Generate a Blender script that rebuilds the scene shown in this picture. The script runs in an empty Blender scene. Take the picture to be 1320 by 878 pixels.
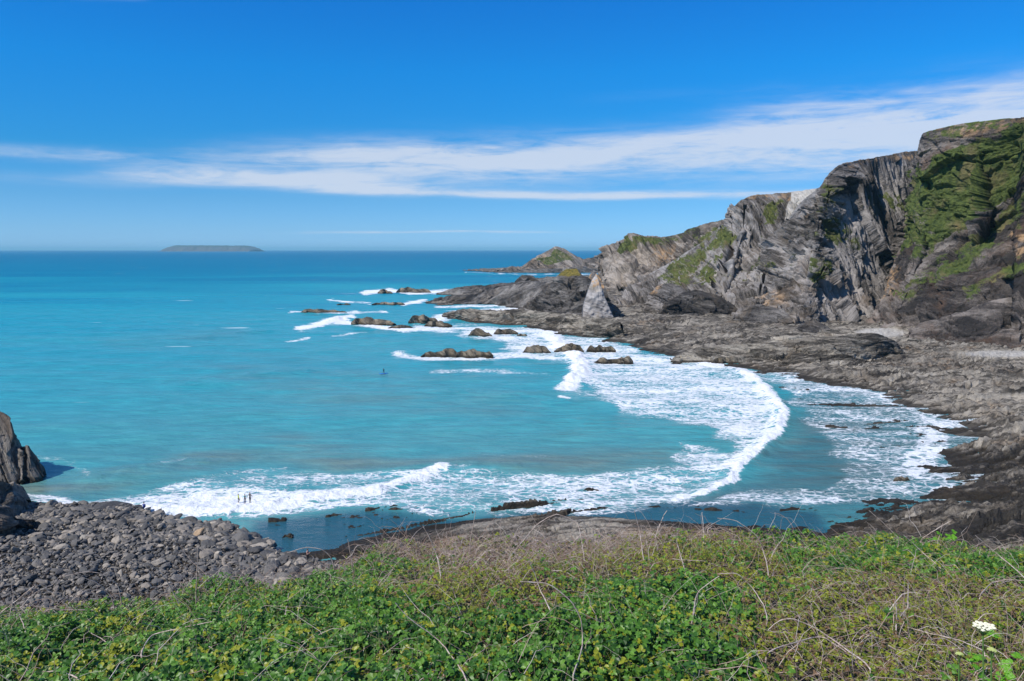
import bpy, math, random
import numpy as np
from mathutils import Vector
rng = np.random.default_rng(7)
random.seed(7)
sc = bpy.context.scene
COL = sc.collection

# ------------------------------------------------------------------ view constants
F = 1036.0            # focal length in photo pixels (1320 wide)
CH = 42.0             # camera height above the sea
TILT = math.atan(117.0 / F)
CT, ST = math.cos(TILT), math.sin(TILT)

def ray(px, py):
    a = (np.asarray(px, float) - 660.0) / F
    b = (439.0 - np.asarray(py, float)) / F
    return a, CT + b * ST, -ST + b * CT

def at_z(px, py, z=0.0):
    dx, dy, dz = ray(px, py)
    t = (z - CH) / dz
    return np.stack([dx * t, dy * t, z + 0 * t * dx], -1)

def at_y(px, py, Y):
    dx, dy, dz = ray(px, py)
    t = Y / dy
    return np.stack([dx * t, Y + 0 * t, CH + dz * t], -1)

def to_px(P):
    x, y, z = P[..., 0], P[..., 1], P[..., 2] - CH
    f = y * CT - z * ST
    u = y * ST + z * CT
    f = np.maximum(f, 0.01)
    return 660 + F * x / f, 439 - F * u / f

# ------------------------------------------------------------------ numpy noise
def _h(ix, iy, iz, seed):
    h = (ix * 374761393 + iy * 668265263 + iz * 2147483647 + seed * 1274126177) & 0xffffffff
    h = ((h ^ (h >> 13)) * 1274126177) & 0xffffffff
    h = (h ^ (h >> 16)) & 0xffffffff
    h = (h * 2246822519) & 0xffffffff
    return h ^ (h >> 15)

def noise(x, y, z=0.0, seed=0):
    x = np.asarray(x, float); y = np.asarray(y, float) + 0 * x; z = np.asarray(z, float) + 0 * x
    x0, y0, z0 = np.floor(x), np.floor(y), np.floor(z)
    fx, fy, fz = x - x0, y - y0, z - z0
    xi, yi, zi = x0.astype(np.int64), y0.astype(np.int64), z0.astype(np.int64)
    q = lambda t: t * t * t * (t * (t * 6 - 15) + 10)
    wx, wy, wz = q(fx), q(fy), q(fz)
    out = 0
    for dx in (0, 1):
        for dy in (0, 1):
            for dz in (0, 1):
                h = _h(xi + dx, yi + dy, zi + dz, seed)
                g = ((h & 1023) / 511.5 - 1) * (fx - dx) + (((h >> 10) & 1023) / 511.5 - 1) * (fy - dy) + (((h >> 20) & 1023) / 511.5 - 1) * (fz - dz)
                out = out + g * (wx if dx else 1 - wx) * (wy if dy else 1 - wy) * (wz if dz else 1 - wz)
    return out * 1.5

def fbm(x, y, z=0.0, octs=4, seed=0, gain=0.5):
    a, s, o = 1.0, 1.0, 0
    for i in range(octs):
        o = o + a * noise(x * s + 17.3 * i, y * s - 9.1 * i, np.asarray(z) * s + 3.7 * i, seed + i)
        a *= gain; s *= 2.03
    return o

def ridged(x, y, z=0.0, octs=4, seed=0):
    a, s, o = 1.0, 1.0, 0
    for i in range(octs):
        o = o + a * (1 - 2.2 * np.abs(noise(x * s + 5.3 * i, y * s + 2.1 * i, np.asarray(z) * s, seed + i)))
        a *= 0.5; s *= 2.1
    return o

def cells(x, y, z, seed=0):
    """cellular: returns F1, and a random value of the nearest cell (jointed blocks)"""
    xi, yi, zi = np.floor(x).astype(np.int64), np.floor(y).astype(np.int64), np.floor(z).astype(np.int64)
    best = np.full(x.shape, 1e9); val = np.zeros(x.shape)
    for dx in (-1, 0, 1):
        for dy in (-1, 0, 1):
            for dz in (-1, 0, 1):
                cx, cy, cz = xi + dx, yi + dy, zi + dz
                h = _h(cx, cy, cz, seed)
                d = (cx + (h & 1023) / 1023 - x) ** 2 + (cy + ((h >> 10) & 1023) / 1023 - y) ** 2 + (cz + ((h >> 20) & 1023) / 1023 - z) ** 2
                m = d < best
                best = np.where(m, d, best); val = np.where(m, ((h >> 5) & 4095) / 4095.0, val)
    return np.sqrt(best), val

def facets(x, y, z, seed=0):
    """angular blocks: every cell is a randomly tilted, randomly raised plane. returns relief about -0.5..0.5 and the cell value"""
    xi, yi, zi = np.floor(x).astype(np.int64), np.floor(y).astype(np.int64), np.floor(z).astype(np.int64)
    best = np.full(x.shape, 1e9); val = np.zeros(x.shape); til = np.zeros(x.shape)
    for dx in (-1, 0, 1):
        for dy in (-1, 0, 1):
            for dz in (-1, 0, 1):
                cx, cy, cz = xi + dx, yi + dy, zi + dz
                h = _h(cx, cy, cz, seed); g = _h(cx, cy, cz, seed + 977)
                ox = x - cx - (h & 1023) / 1023; oy = y - cy - ((h >> 10) & 1023) / 1023; oz = z - cz - ((h >> 20) & 1023) / 1023
                d = ox * ox + oy * oy + oz * oz; m = d < best
                t = ((g & 1023) / 511.5 - 1) * ox + (((g >> 10) & 1023) / 511.5 - 1) * oy + (((g >> 20) & 1023) / 511.5 - 1) * oz
                best = np.where(m, d, best); val = np.where(m, ((h >> 5) & 4095) / 4095.0, val); til = np.where(m, t, til)
    return til * 0.9 + (val - 0.5) * 0.5, val

def sstep(a, b, x):
    t = np.clip((x - a) / (b - a), 0, 1)
    return t * t * (3 - 2 * t)

def strata1(s, seed=0):
    """stepped, hard edged bedding profile along a strata coordinate"""
    o = 0
    for k, (fr, a) in enumerate(((0.16, 1.0), (0.42, 0.55), (1.1, 0.3))):
        t = s * fr + 0.35 * noise(s * fr * 0.5, 3.3 * k + 0 * s, 0, seed + k)
        i = np.floor(t); f = t - i
        r0 = (_h(i.astype(np.int64), np.int64(k), np.int64(seed), 5) & 1023) / 1023.0
        r1 = (_h(i.astype(np.int64) + 1, np.int64(k), np.int64(seed), 5) & 1023) / 1023.0
        o = o + a * (r0 + (r1 - r0) * sstep(0.88, 1.0, f) - 0.5)
    return o

def poly_sd(px, py, pts):
    """signed distance to polygon, positive inside"""
    pts = np.asarray(pts, float); n = len(pts)
    d = np.full(px.shape, 1e18); inside = np.zeros(px.shape, bool)
    for i in range(n):
        ax, ay = pts[i]; bx, by = pts[(i + 1) % n]
        ex, ey = bx - ax, by - ay
        t = np.clip(((px - ax) * ex + (py - ay) * ey) / (ex * ex + ey * ey + 1e-9), 0, 1)
        d = np.minimum(d, (px - ax - t * ex) ** 2 + (py - ay - t * ey) ** 2)
        c = (ay > py) != (by > py)
        with np.errstate(divide='ignore', invalid='ignore'):
            xx = ex * (py - ay) / (ey if ey != 0 else 1e-9) + ax
        inside ^= c & (px < xx)
    d = np.sqrt(d)
    return np.where(inside, d, -d)

def line_d(px, py, pts):
    """distance to polyline and 0..1 parameter along it"""
    pts = np.asarray(pts, float); n = len(pts)
    d = np.full(px.shape, 1e18); tt = np.zeros(px.shape)
    for i in range(n - 1):
        ax, ay = pts[i][:2]; bx, by = pts[i + 1][:2]
        ex, ey = bx - ax, by - ay
        t = np.clip(((px - ax) * ex + (py - ay) * ey) / (ex * ex + ey * ey + 1e-9), 0, 1)
        q = (px - ax - t * ex) ** 2 + (py - ay - t * ey) ** 2
        m = q < d
        d = np.where(m, q, d); tt = np.where(m, (i + t) / (n - 1), tt)
    return np.sqrt(d), tt

# ------------------------------------------------------------------ object helpers
def tag(o, label=None, cat=None, group=None, kind=None):
    if label: o['label'] = label
    if cat: o['category'] = cat
    if group: o['group'] = group
    if kind: o['kind'] = kind
    return o

def link_mesh(name, me, parent=None):
    o = bpy.data.objects.new(name, me); COL.objects.link(o)
    if parent is not None: o.parent = parent
    return o

def np_mesh(name, V, Fq, mat, smooth=True, attrs=None, parent=None, fattrs=None):
    V = np.ascontiguousarray(V, np.float32).reshape(-1, 3)
    Fq = np.ascontiguousarray(Fq, np.int32)
    k = Fq.shape[1]
    me = bpy.data.meshes.new(name)
    me.vertices.add(len(V)); me.vertices.foreach_set('co', V.ravel())
    me.loops.add(Fq.size); me.loops.foreach_set('vertex_index', Fq.ravel())
    me.polygons.add(len(Fq)); me.polygons.foreach_set('loop_start', np.arange(0, Fq.size, k, dtype=np.int32))
    me.update(calc_edges=True)
    me.polygons.foreach_set('use_smooth', np.full(len(Fq), smooth))
    if attrs:
        for n, a in attrs.items():
            at = me.attributes.new(n, 'FLOAT', 'POINT'); at.data.foreach_set('value', np.ascontiguousarray(a, np.float32).ravel())
    if fattrs:
        for n, a in fattrs.items():
            at = me.attributes.new(n, 'FLOAT', 'FACE'); at.data.foreach_set('value', np.ascontiguousarray(a, np.float32).ravel())
    if mat: me.materials.append(mat)
    return link_mesh(name, me, parent)

def grid_faces(nr, nc):
    i = np.arange(nr * nc).reshape(nr, nc)
    return np.stack([i[:-1, :-1], i[:-1, 1:], i[1:, 1:], i[1:, :-1]], -1).reshape(-1, 4)

def empty(name, loc=(0, 0, 0)):
    o = bpy.data.objects.new(name, None); o.location = loc; COL.objects.link(o)
    return o

# ------------------------------------------------------------------ node helpers
class NT:
    def __init__(s, nt): s.nt = nt; s.n = nt.nodes; s.l = nt.links
    def new(s, t, **k):
        n = s.n.new(t)
        for a, v in k.items(): setattr(n, a, v)
        return n
    def put(s, sock, v):
        if isinstance(v, bpy.types.NodeSocket): s.l.new(v, sock)
        elif v is not None: sock.default_value = v
    def m(s, op, a, b=None, c=None, clamp=False):
        n = s.new('ShaderNodeMath', operation=op); n.use_clamp = clamp
        s.put(n.inputs[0], a); s.put(n.inputs[1], b)
        if c is not None: s.put(n.inputs[2], c)
        return n.outputs[0]
    def mix(s, fac, a, b, bt='MIX'):
        n = s.new('ShaderNodeMix', data_type='RGBA', blend_type=bt)
        s.put(n.inputs[0], fac)
        s.put(n.inputs[6], a if isinstance(a, bpy.types.NodeSocket) else (*a, 1))
        s.put(n.inputs[7], b if isinstance(b, bpy.types.NodeSocket) else (*b, 1))
        return n.outputs[2]
    def ss(s, a, b, x):
        n = s.new('ShaderNodeMapRange', interpolation_type='SMOOTHSTEP')
        s.put(n.inputs[0], x); s.put(n.inputs[1], a); s.put(n.inputs[2], b)
        return n.outputs[0]
    def attr(s, name):
        return s.new('ShaderNodeAttribute', attribute_name=name).outputs['Fac']
    def noise(s, vec, scale, detail=4, rough=0.55, dist=0.0, dim='3D', w=None):
        n = s.new('ShaderNodeTexNoise', noise_dimensions=dim)
        if vec is not None: s.put(n.inputs['Vector'], vec)
        if w is not None: s.put(n.inputs['W'], w)
        n.inputs['Scale'].default_value = scale; n.inputs['Detail'].default_value = detail
        n.inputs['Roughness'].default_value = rough; n.inputs['Distortion'].default_value = dist
        return n.outputs['Fac']
    def vor(s, vec, scale, feature='F1', out='Distance', rnd=1.0):
        n = s.new('ShaderNodeTexVoronoi', feature=feature)
        s.put(n.inputs['Vector'], vec); n.inputs['Scale'].default_value = scale; n.inputs['Randomness'].default_value = rnd
        return n.outputs[out]
    def pos(s):
        return s.new('ShaderNodeNewGeometry').outputs['Position']
    def vmul(s, v, k):
        n = s.new('ShaderNodeVectorMath', operation='MULTIPLY'); s.put(n.inputs[0], v); n.inputs[1].default_value = k
        return n.outputs[0]
    def vadd(s, v, w):
        n = s.new('ShaderNodeVectorMath', operation='ADD'); s.put(n.inputs[0], v); s.put(n.inputs[1], w)
        return n.outputs[0]
    def ramp(s, fac, stops):
        n = s.new('ShaderNodeValToRGB'); s.put(n.inputs[0], fac)
        e = n.color_ramp.elements
        while len(e) < len(stops): e.new(0.5)
        for el, (p, c) in zip(e, stops): el.position = p; el.color = (*c, 1)
        return n.outputs[0]
    def bump(s, h, strength, dist, normal=None):
        n = s.new('ShaderNodeBump'); s.put(n.inputs['Height'], h)
        n.inputs['Strength'].default_value = strength; n.inputs['Distance'].default_value = dist
        if normal is not None: s.put(n.inputs['Normal'], normal)
        return n.outputs[0]

def new_mat(name):
    m = bpy.data.materials.new(name); m.use_nodes = True
    nt = NT(m.node_tree); nt.n.clear()
    out = nt.new('ShaderNodeOutputMaterial'); b = nt.new('ShaderNodeBsdfPrincipled')
    nt.l.new(b.outputs[0], out.inputs[0])
    return m, nt, b, out

def simple_mat(name, col, rough=0.7, var=0.25, scale=8.0):
    m, nt, b, o = new_mat(name)
    f = nt.noise(nt.pos(), scale, 3)
    c = nt.mix(f, tuple(c * (1 - var) for c in col), tuple(min(1, c * (1 + var)) for c in col))
    nt.l.new(c, b.inputs['Base Color']); b.inputs['Roughness'].default_value = rough
    return m

def rock_mat(name, cols, scale=1.0, wet=True, grass_cols=((0.040, 0.055, 0.012), (0.12, 0.135, 0.035)), bump=1.0, crev=0.5):
    """cols: dark, mid, light, warm. uses attributes s, grass, pale, rust, dark"""
    m, nt, b, out = new_mat(name)
    P = nt.pos(); S = nt.attr('s')
    sv = nt.new('ShaderNodeCombineXYZ'); sep0 = nt.new('ShaderNodeSeparateXYZ'); nt.put(sep0.inputs[0], P)
    nt.put(sv.inputs[0], nt.m('MULTIPLY', nt.m('ADD', sep0.outputs[0], nt.m('MULTIPLY', sep0.outputs[2], 0.5)), 0.16))
    nt.put(sv.inputs[1], nt.m('MULTIPLY', S, 1.0)); nt.put(sv.inputs[2], nt.m('MULTIPLY', sep0.outputs[1], 0.10))
    SV_ = sv.outputs[0]
    band = nt.noise(SV_, 0.42 * scale, 6, 0.68)
    fine = nt.noise(SV_, 1.9 * scale, 5, 0.72)
    patch = nt.noise(P, 0.07 * scale, 5, 0.6)
    grain = nt.noise(P, 1.7 * scale, 6, 0.7)
    v = nt.m('ADD', nt.m('MULTIPLY', nt.m('SUBTRACT', band, 0.5), 1.25), nt.m('MULTIPLY', nt.m('SUBTRACT', fine, 0.5), 0.5)); v = nt.m('ADD', v, 0.415)
    fac = nt.new('ShaderNodeSeparateColor'); nt.put(fac.inputs[0], nt.vor(nt.vadd(nt.vmul(SV_, (1.0, 0.5, 1.5)), nt.vmul(nt.new('ShaderNodeTexNoise').outputs['Color'], (0, 0, 0))), 0.28 * scale, out='Color'))
    v = nt.m('ADD', v, nt.m('MULTIPLY', nt.m('SUBTRACT', fac.outputs[0], 0.5), 0.26))
    v = nt.m('ADD', v, nt.m('MULTIPLY', nt.m('SUBTRACT', nt.noise(P, 5.5 * scale, 4, 0.75), 0.5), 0.42))
    v = nt.m('ADD', v, nt.m('MULTIPLY', patch, 0.35)); v = nt.m('ADD', v, nt.m('MULTIPLY', nt.m('SUBTRACT', grain, 0.5), 0.5))
    v = nt.m('ADD', v, nt.m('MULTIPLY', nt.m('SUBTRACT', nt.attr('pale'), nt.attr('dark')), 0.32))
    D, M, L, W = cols
    c = nt.ramp(v, [(0.38, D), (0.55, M), (0.72, L), (0.9, tuple(min(1, x * 1.35) for x in L))])
    warm = nt.ss(0.5, 0.72, nt.noise(P, 0.05 * scale, 5, 0.65, 0.5))
    c = nt.mix(nt.m('MULTIPLY', warm, 0.55), c, W)
    rf = nt.m('MULTIPLY', nt.attr('rust'), nt.ss(0.42, 0.6, nt.noise(P, 0.3 * scale, 4)))
    c = nt.mix(rf, c, (0.46, 0.29, 0.15))
    # joints and cracks between blocks
    wcol = nt.new('ShaderNodeTexNoise'); nt.put(wcol.inputs['Vector'], P); wcol.inputs['Scale'].default_value = 0.3 * scale; wcol.inputs['Detail'].default_value = 3
    cr = nt.vor(nt.vadd(nt.vmul(SV_, (1.3, 0.8, 1.6)), nt.vmul(wcol.outputs['Color'], (1.6, 1.6, 0.5))), 0.30 * scale, 'DISTANCE_TO_EDGE')
    gate = nt.ss(0.42, 0.6, nt.noise(P, 0.09 * scale, 3))
    seam = nt.m('SUBTRACT', 1.0, nt.ss(0.0, 0.05, nt.m('ABSOLUTE', nt.m('SUBTRACT', nt.noise(SV_, 0.22 * scale, 3, 0.5), 0.5))))
    crk = nt.m('MULTIPLY', nt.m('MAXIMUM', nt.m('MULTIPLY', nt.m('SUBTRACT', 1.0, nt.ss(0.0, 0.05, cr)), gate), nt.m('MULTIPLY', seam, 0.8)), crev)
    c = nt.mix(crk, c, tuple(x * 0.35 for x in D))
    if wet:
        sep = nt.new('ShaderNodeSeparateXYZ'); nt.put(sep.inputs[0], P)
        zz = nt.m('ADD', sep.outputs[2], nt.m('MULTIPLY', nt.noise(P, 0.25, 4), -1.2))
        wf = nt.m('SUBTRACT', 1.0, nt.ss(-0.25, 0.35, zz))
        c = nt.mix(nt.m('MULTIPLY', wf, 0.8), c, (0.022, 0.017, 0.011))
    c = nt.mix(nt.ss(0.9, 1.6, nt.attr('pale')), c, nt.mix(grain, (0.36, 0.34, 0.31), (0.58, 0.55, 0.50)))
    gn = nt.noise(P, 0.35 * scale, 5, 0.7)
    gf = nt.m('ADD', nt.attr('grass'), nt.m('MULTIPLY', nt.m('SUBTRACT', nt.m('ADD', nt.m('MULTIPLY', gn, 0.5), nt.m('MULTIPLY', nt.noise(SV_, 0.5 * scale, 5, 0.7), 0.5)), 0.54), 3.0)); gf = nt.ss(0.42, 0.62, gf)
    gc = nt.mix(nt.ss(0.35, 0.65, nt.noise(P, 0.6 * scale, 5, 0.7)), grass_cols[0], grass_cols[1])
    gc = nt.mix(nt.ss(0.5, 0.75, nt.noise(P, 0.11 * scale, 4)), gc, (0.16, 0.13, 0.06))
    c = nt.mix(gf, c, gc)
    nt.l.new(c, b.inputs['Base Color'])
    b.inputs['Roughness'].default_value = 0.85; b.inputs['Specular IOR Level'].default_value = 0.3
    h = nt.m('ADD', nt.m('MULTIPLY', fine, 1.1), nt.m('MULTIPLY', grain, 0.55))
    h = nt.m('SUBTRACT', h, nt.m('MULTIPLY', crk, 0.6))
    h2 = nt.m('ADD', nt.m('MULTIPLY', band, 1.2), nt.m('MULTIPLY', nt.noise(P, 0.45 * scale, 5, 0.6), 0.5))
    blkv = nt.vadd(nt.vmul(SV_, (1.6, 1.0, 2.0)), nt.vmul(wcol.outputs['Color'], (0.5, 0.5, 0.3)))
    b1 = nt.new('ShaderNodeSeparateColor'); nt.put(b1.inputs[0], nt.vor(blkv, 0.45 * scale, out='Color'))
    b2 = nt.new('ShaderNodeSeparateColor'); nt.put(b2.inputs[0], nt.vor(blkv, 1.5 * scale, out='Color'))
    h2 = nt.m('ADD', nt.m('MULTIPLY', h2, 0.6), nt.m('ADD', nt.m('MULTIPLY', b1.outputs[0], 0.8), nt.m('MULTIPLY', b2.outputs[1], 0.35)))
    n1 = nt.bump(h2, 0.9 * bump, 1.5 / scale)
    n2 = nt.bump(h, 0.9 * bump, 0.45 / scale, n1)
    nt.l.new(n2, b.inputs['Normal'])
    return m

# ------------------------------------------------------------------ camera
cam = bpy.data.cameras.new('camera'); co = bpy.data.objects.new('camera', cam); COL.objects.link(co)
co.location = (0, 0, CH); co.rotation_euler = (math.pi / 2 - TILT, 0, 0)
cam.sensor_width = 36; cam.lens = 36 * F / 1320; cam.clip_start = 0.1; cam.clip_end = 200000
sc.camera = co

# ------------------------------------------------------------------ sun and sky
SUN_EL = math.radians(48); SUN_DIR_AZ = math.radians(-124)   # compass-like angle from +Y towards +X : sun behind and to the left
sun = bpy.data.lights.new('sun', 'SUN'); so = bpy.data.objects.new('sun', sun); COL.objects.link(so)
sun.energy = 4.3; sun.angle = math.radians(0.53); sun.color = (1.0, 0.95, 0.87)
sd = Vector((math.sin(SUN_DIR_AZ) * math.cos(SUN_EL), math.cos(SUN_DIR_AZ) * math.cos(SUN_EL), math.sin(SUN_EL)))
so.rotation_euler = sd.to_track_quat('Z', 'Y').to_euler(); so.location = (0, 0, 300)
w = bpy.data.worlds.new('World'); sc.world = w; w.use_nodes = True
nt = NT(w.node_tree); nt.n.clear()
wo = nt.new('ShaderNodeOutputWorld'); bg = nt.new('ShaderNodeBackground'); nt.l.new(bg.outputs[0], wo.inputs[0])
sky = nt.new('ShaderNodeTexSky', sky_type='NISHITA'); sky.sun_disc = False
sky.sun_elevation = SUN_EL; sky.sun_rotation = SUN_DIR_AZ
sky.altitude = 40; sky.air_density = 1.0; sky.dust_density = 0.05; sky.ozone_density = 2.5
hs = nt.new('ShaderNodeHueSaturation'); hs.inputs['Saturation'].default_value = 1.0; hs.inputs['Hue'].default_value = 0.5
hs.inputs['Value'].default_value = 1.0
nt.l.new(sky.outputs[0], hs.inputs['Color'])
tc = nt.new('ShaderNodeTexCoord'); sp = nt.new('ShaderNodeSeparateXYZ'); nt.l.new(tc.outputs['Generated'], sp.inputs[0])
X, Y, Z = sp.outputs
az = nt.m('ARCTAN2', X, Y); el = nt.m('ARCSINE', Z)
# cirrus: bands in azimuth and elevation
def cl(az0, el0, sa, se, k, slope=0.0):
    a = nt.m('DIVIDE', nt.m('SUBTRACT', az, az0), sa)
    e = nt.m('SUBTRACT', nt.m('SUBTRACT', el, el0), nt.m('MULTIPLY', nt.m('SUBTRACT', az, az0), slope))
    e = nt.m('DIVIDE', nt.m('ADD', e, nt.m('MULTIPLY', nt.m('SUBTRACT', wobv, 0.5), 0.02)), se)
    r = nt.m('ADD', nt.m('MULTIPLY', nt.m('MULTIPLY', a, a), nt.m('MULTIPLY', a, a)), nt.m('MULTIPLY', e, e))
    return nt.m('MULTIPLY', nt.m('EXPONENT', nt.m('MULTIPLY', r, -1.0)), k)
cv = nt.new('ShaderNodeCombineXYZ')
nt.put(cv.inputs[0], nt.m('MULTIPLY', az, 3.0)); nt.put(cv.inputs[1], nt.m('MULTIPLY', nt.m('SUBTRACT', el, nt.m('MULTIPLY', az, 0.015)), 34.0))
wobv = nt.noise(cv.outputs[0], 0.7, 3, 0.5)
n1 = nt.noise(cv.outputs[0], 1.3, 7, 0.62, 0.6)
cv2 = nt.new('ShaderNodeCombineXYZ')
nt.put(cv2.inputs[0], nt.m('MULTIPLY', az, 12.0)); nt.put(cv2.inputs[1], nt.m('MULTIPLY', el, 60.0)); cv2.inputs[2].default_value = 4
n2 = nt.noise(cv2.outputs[0], 1.5, 6, 0.65, 0.8)
CL = [(0.18, 0.108, 0.42, 0.031, 0.88, 0.01), (0.48, 0.148, 0.22, 0.032, 0.95, 0.04), (0.30, 0.128, 0.28, 0.014, 0.5, 0.04),
      (-0.27, 0.080, 0.16, 0.0095, 1.35, -0.03), (-0.15, 0.108, 0.28, 0.017, 0.62, 0.03), (0.10, 0.0665, 0.30, 0.0045, 1.0, -0.012),
      (-0.55, 0.104, 0.13, 0.008, 0.55, -0.0), (-0.5, 0.075, 0.1, 0.01, 0.3, 0.0), (-0.10, 0.0205, 0.16, 0.0018, 0.75, 0.0), (-0.45, 0.265, 0.04, 0.005, 0.35, 0.1), (0.2, 0.18, 0.12, 0.008, 0.10, 0.02)]
tot = None
for c_ in CL:
    t_ = cl(*c_); tot = t_ if tot is None else nt.m('ADD', tot, t_)
nn = nt.m('ADD', nt.m('MULTIPLY', n1, 1.1), nt.m('MULTIPLY', n2, 0.5))
cf = nt.m('MULTIPLY', tot, nt.m('ADD', nt.m('MULTIPLY', nt.m('SUBTRACT', nn, 0.8), 2.0), 0.76), clamp=True)
cf = nt.m('MULTIPLY', nt.ss(0.0, 1.05, cf), 0.78)
k = 1 / 1.15
tint = nt.ramp(nt.m('DIVIDE', el, 0.8, clamp=True), [(0.0, (.38 * k, .74 * k, 1.62 * k)), (0.03, (.33 * k, .68 * k, 1.36 * k)), (0.075, (.25 * k, .62 * k, 1.16 * k)), (0.14, (.10 * k, .59 * k, 1.08 * k)), (0.26, (.055 * k, .68 * k, 1.29 * k)), (0.40, (.05 * k, .62 * k, 1.36 * k)), (0.52, (.50, .78, 1.15)), ])
blue = nt.mix(1.0, hs.outputs[0], tint, 'MULTIPLY')
CLOUD = (5.7, 6.1, 6.9)
skyc = nt.mix(cf, blue, CLOUD)
nt.l.new(skyc, bg.inputs[0]); bg.inputs[1].default_value = 0.11
sc.view_settings.view_transform = 'Standard'; sc.view_settings.look = 'None'; sc.view_settings.exposure = 0.2; sc.view_settings.gamma = 1.0
sc.view_settings.use_curve_mapping = False

# ------------------------------------------------------------------ coast outlines (sea level)
MAIN = [(545, 390), (560, 394), (600, 393), (650, 392), (692, 394), (672, 399), (640, 401), (600, 401), (583, 405), (575, 410), (600, 416), (650, 420),
        (700, 424), (722, 431), (775, 437), (805, 443), (822, 452), (868, 458), (880, 466), (930, 467), (945, 474), (985, 482), (1040, 489), (1075, 498), (1120, 502),
        (1150, 514), (1180, 530), (1195, 543), (1222, 548), (1228, 562), (1205, 575), (1222, 590), (1200, 600), (1212, 618), (1190, 636), (1150, 642),
        (1110, 648), (1075, 664), (1060, 690), (1060, 800), (1700, 800), (1700, 372), (1000, 372), (800, 356), (700, 358), (660, 364), (620, 372), (585, 382)]
LEDGE = [(330, 722), (400, 712), (440, 702), (500, 688), (560, 676), (640, 668), (700, 664), (800, 666), (900, 676), (960, 680), (1040, 682), (1070, 690), (1070, 800), (330, 800)]
REEF = [(345, 664), (600, 648), (900, 640), (1080, 632), (1100, 720), (345, 720)]
REEF2 = [(1000, 500), (1150, 510), (1225, 560), (1220, 640), (1080, 655), (1000, 640), (1080, 600), (1060, 540)]
BEACH = [(20, 650), (60, 655), (120, 652), (180, 657), (240, 672), (300, 681), (345, 696), (356, 716), (400, 724), (450, 742), (450, 1300), (-600, 1300), (-600, 650)]
FARP = [(592, 348.6), (640, 351.5), (700, 352), (760, 351), (830, 352), (860, 345), (780, 343), (700, 344), (650, 346)]
def wpoly(pts): return at_z(np.array([p[0] for p in pts]), np.array([p[1] for p in pts]), 0.0)[:, :2]

def shore_height(x, y):
    """height of foreshore rock and boulder beach, and masks"""
    n_edge = fbm(x * 0.06, y * 0.06, 0, 4, 11) * 7 + fbm(x * 0.3, y * 0.3, 0, 3, 12) * 2.0
    sdm = poly_sd(x, y, wpoly(MAIN)); sdl = poly_sd(x, y, wpoly(LEDGE)); sdr = poly_sd(x, y, wpoly(REEF)); sdr2 = poly_sd(x, y, wpoly(REEF2))
    sdb = poly_sd(x, y, wpoly(BEACH)); sdf = poly_sd(x, y, wpoly(FARP))
    # bedding: beds strike roughly across the view
    s = y * 0.97 - x * 0.16 + 0.00035 * (x - 100) ** 2 + fbm(x * 0.015, y * 0.015, 0, 2, 21) * 12 + fbm(x * 0.1, y * 0.1, 0, 2, 22) * 0.6
    s2 = y * 0.9 + x * 0.35 + fbm(x * 0.03, y * 0.03, 0, 4, 24) * 10
    ds = strata1(s * 0.75, 3) * 1.5 + (ridged(x * 0.025, s * 0.25, 0, 4, 23) - 0.5) * 0.75 + strata1(s * 2.6 + 40, 8) * 0.45 - 0.9 * sstep(0.10, 0.0, np.abs(noise(x * 0.02, s * 0.12, 0, 27)))
    blk, bv = cells(x * 0.16, s * 0.33, 0 * x, 31)
    det = ds + (bv - 0.5) * 0.85 + fbm(x * 0.5, y * 0.5, 0, 4, 25) * 0.45
    t1 = s / 8.5 + 0.5 * noise(x * 0.01, s * 0.05, 0, 28); t2 = s / 3.1 + 0.3 * noise(x * 0.03, s * 0.1, 0, 29)
    env = 0.4 + 0.9 * sstep(-0.3, 0.4, noise(x * 0.012, y * 0.02, 0, 30))
    fA, _a = facets(x * 0.045, s * 0.14, 0 * x, 33); fB, _b = facets(x * 0.16, s * 0.45, 0 * x, 34); fC, _c = facets(x * 0.5, s * 1.1, 0 * x, 35)
    det = det * 0.65 + env * (1.1 * (t1 - np.floor(t1) - 0.5) + 0.45 * (t2 - np.floor(t2) - 0.5)) + fA * 0.9 + fB * 0.6 + fC * 0.3
    def shelf(sdv, hmax, slope, k, ne=1.0):
        q = sdv + n_edge * ne
        base = np.where(q > 0, hmax * (1 - np.exp(-np.maximum(q, 0) * slope / hmax)), q * 0.30)
        return base + det * k * sstep(-6, 14, q)
    hm = shelf(sdm, 3.6, 0.11, 1.25, 0.9) - 0.10
    hl = shelf(sdl, 1.3, 0.22, 0.62, 0.14) + 0.02
    hr = np.where(sdr > 0, -0.72, -3.0) + det * 0.85 + sstep(0, 8, sdr) * 0.0
    hr2 = np.where(sdr2 > 0, -0.95, -3.0) + det * 0.70
    hf = shelf(sdf, 5.0, 0.10, 1.5, 0.8)
    qb = sdb + n_edge * 0.25
    hb = np.where(qb > 0, np.minimum(0.35 + qb * 0.085, 7.5), qb * 0.45) + fbm(x * 0.12, y * 0.12, 0, 3, 41) * 0.5
    h = np.maximum.reduce([hm, hl, hr, hr2, hf])
    h = np.maximum(h, np.where(sdb > -6, hb, -5))
    isb = (hb > np.maximum.reduce([hm, hl])) & (sdb > -4)
    return h, s * 1.0, dict(sdm=sdm, sdl=sdl, sdb=sdb, sdf=sdf, isb=isb)

def px_grid(pxs, pys):
    PX, PY = np.meshgrid(pxs, pys)
    return PX, PY, at_z(PX, PY, 0.0)

def on_shore(px, py, it=3):
    z = 0.0
    for _ in range(it):
        p = at_z(px, py, z); z = float(shore_height(np.array([p[0]]), np.array([p[1]]))[0][0]); z = max(z, 0.0)
    return at_z(px, py, z)

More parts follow.
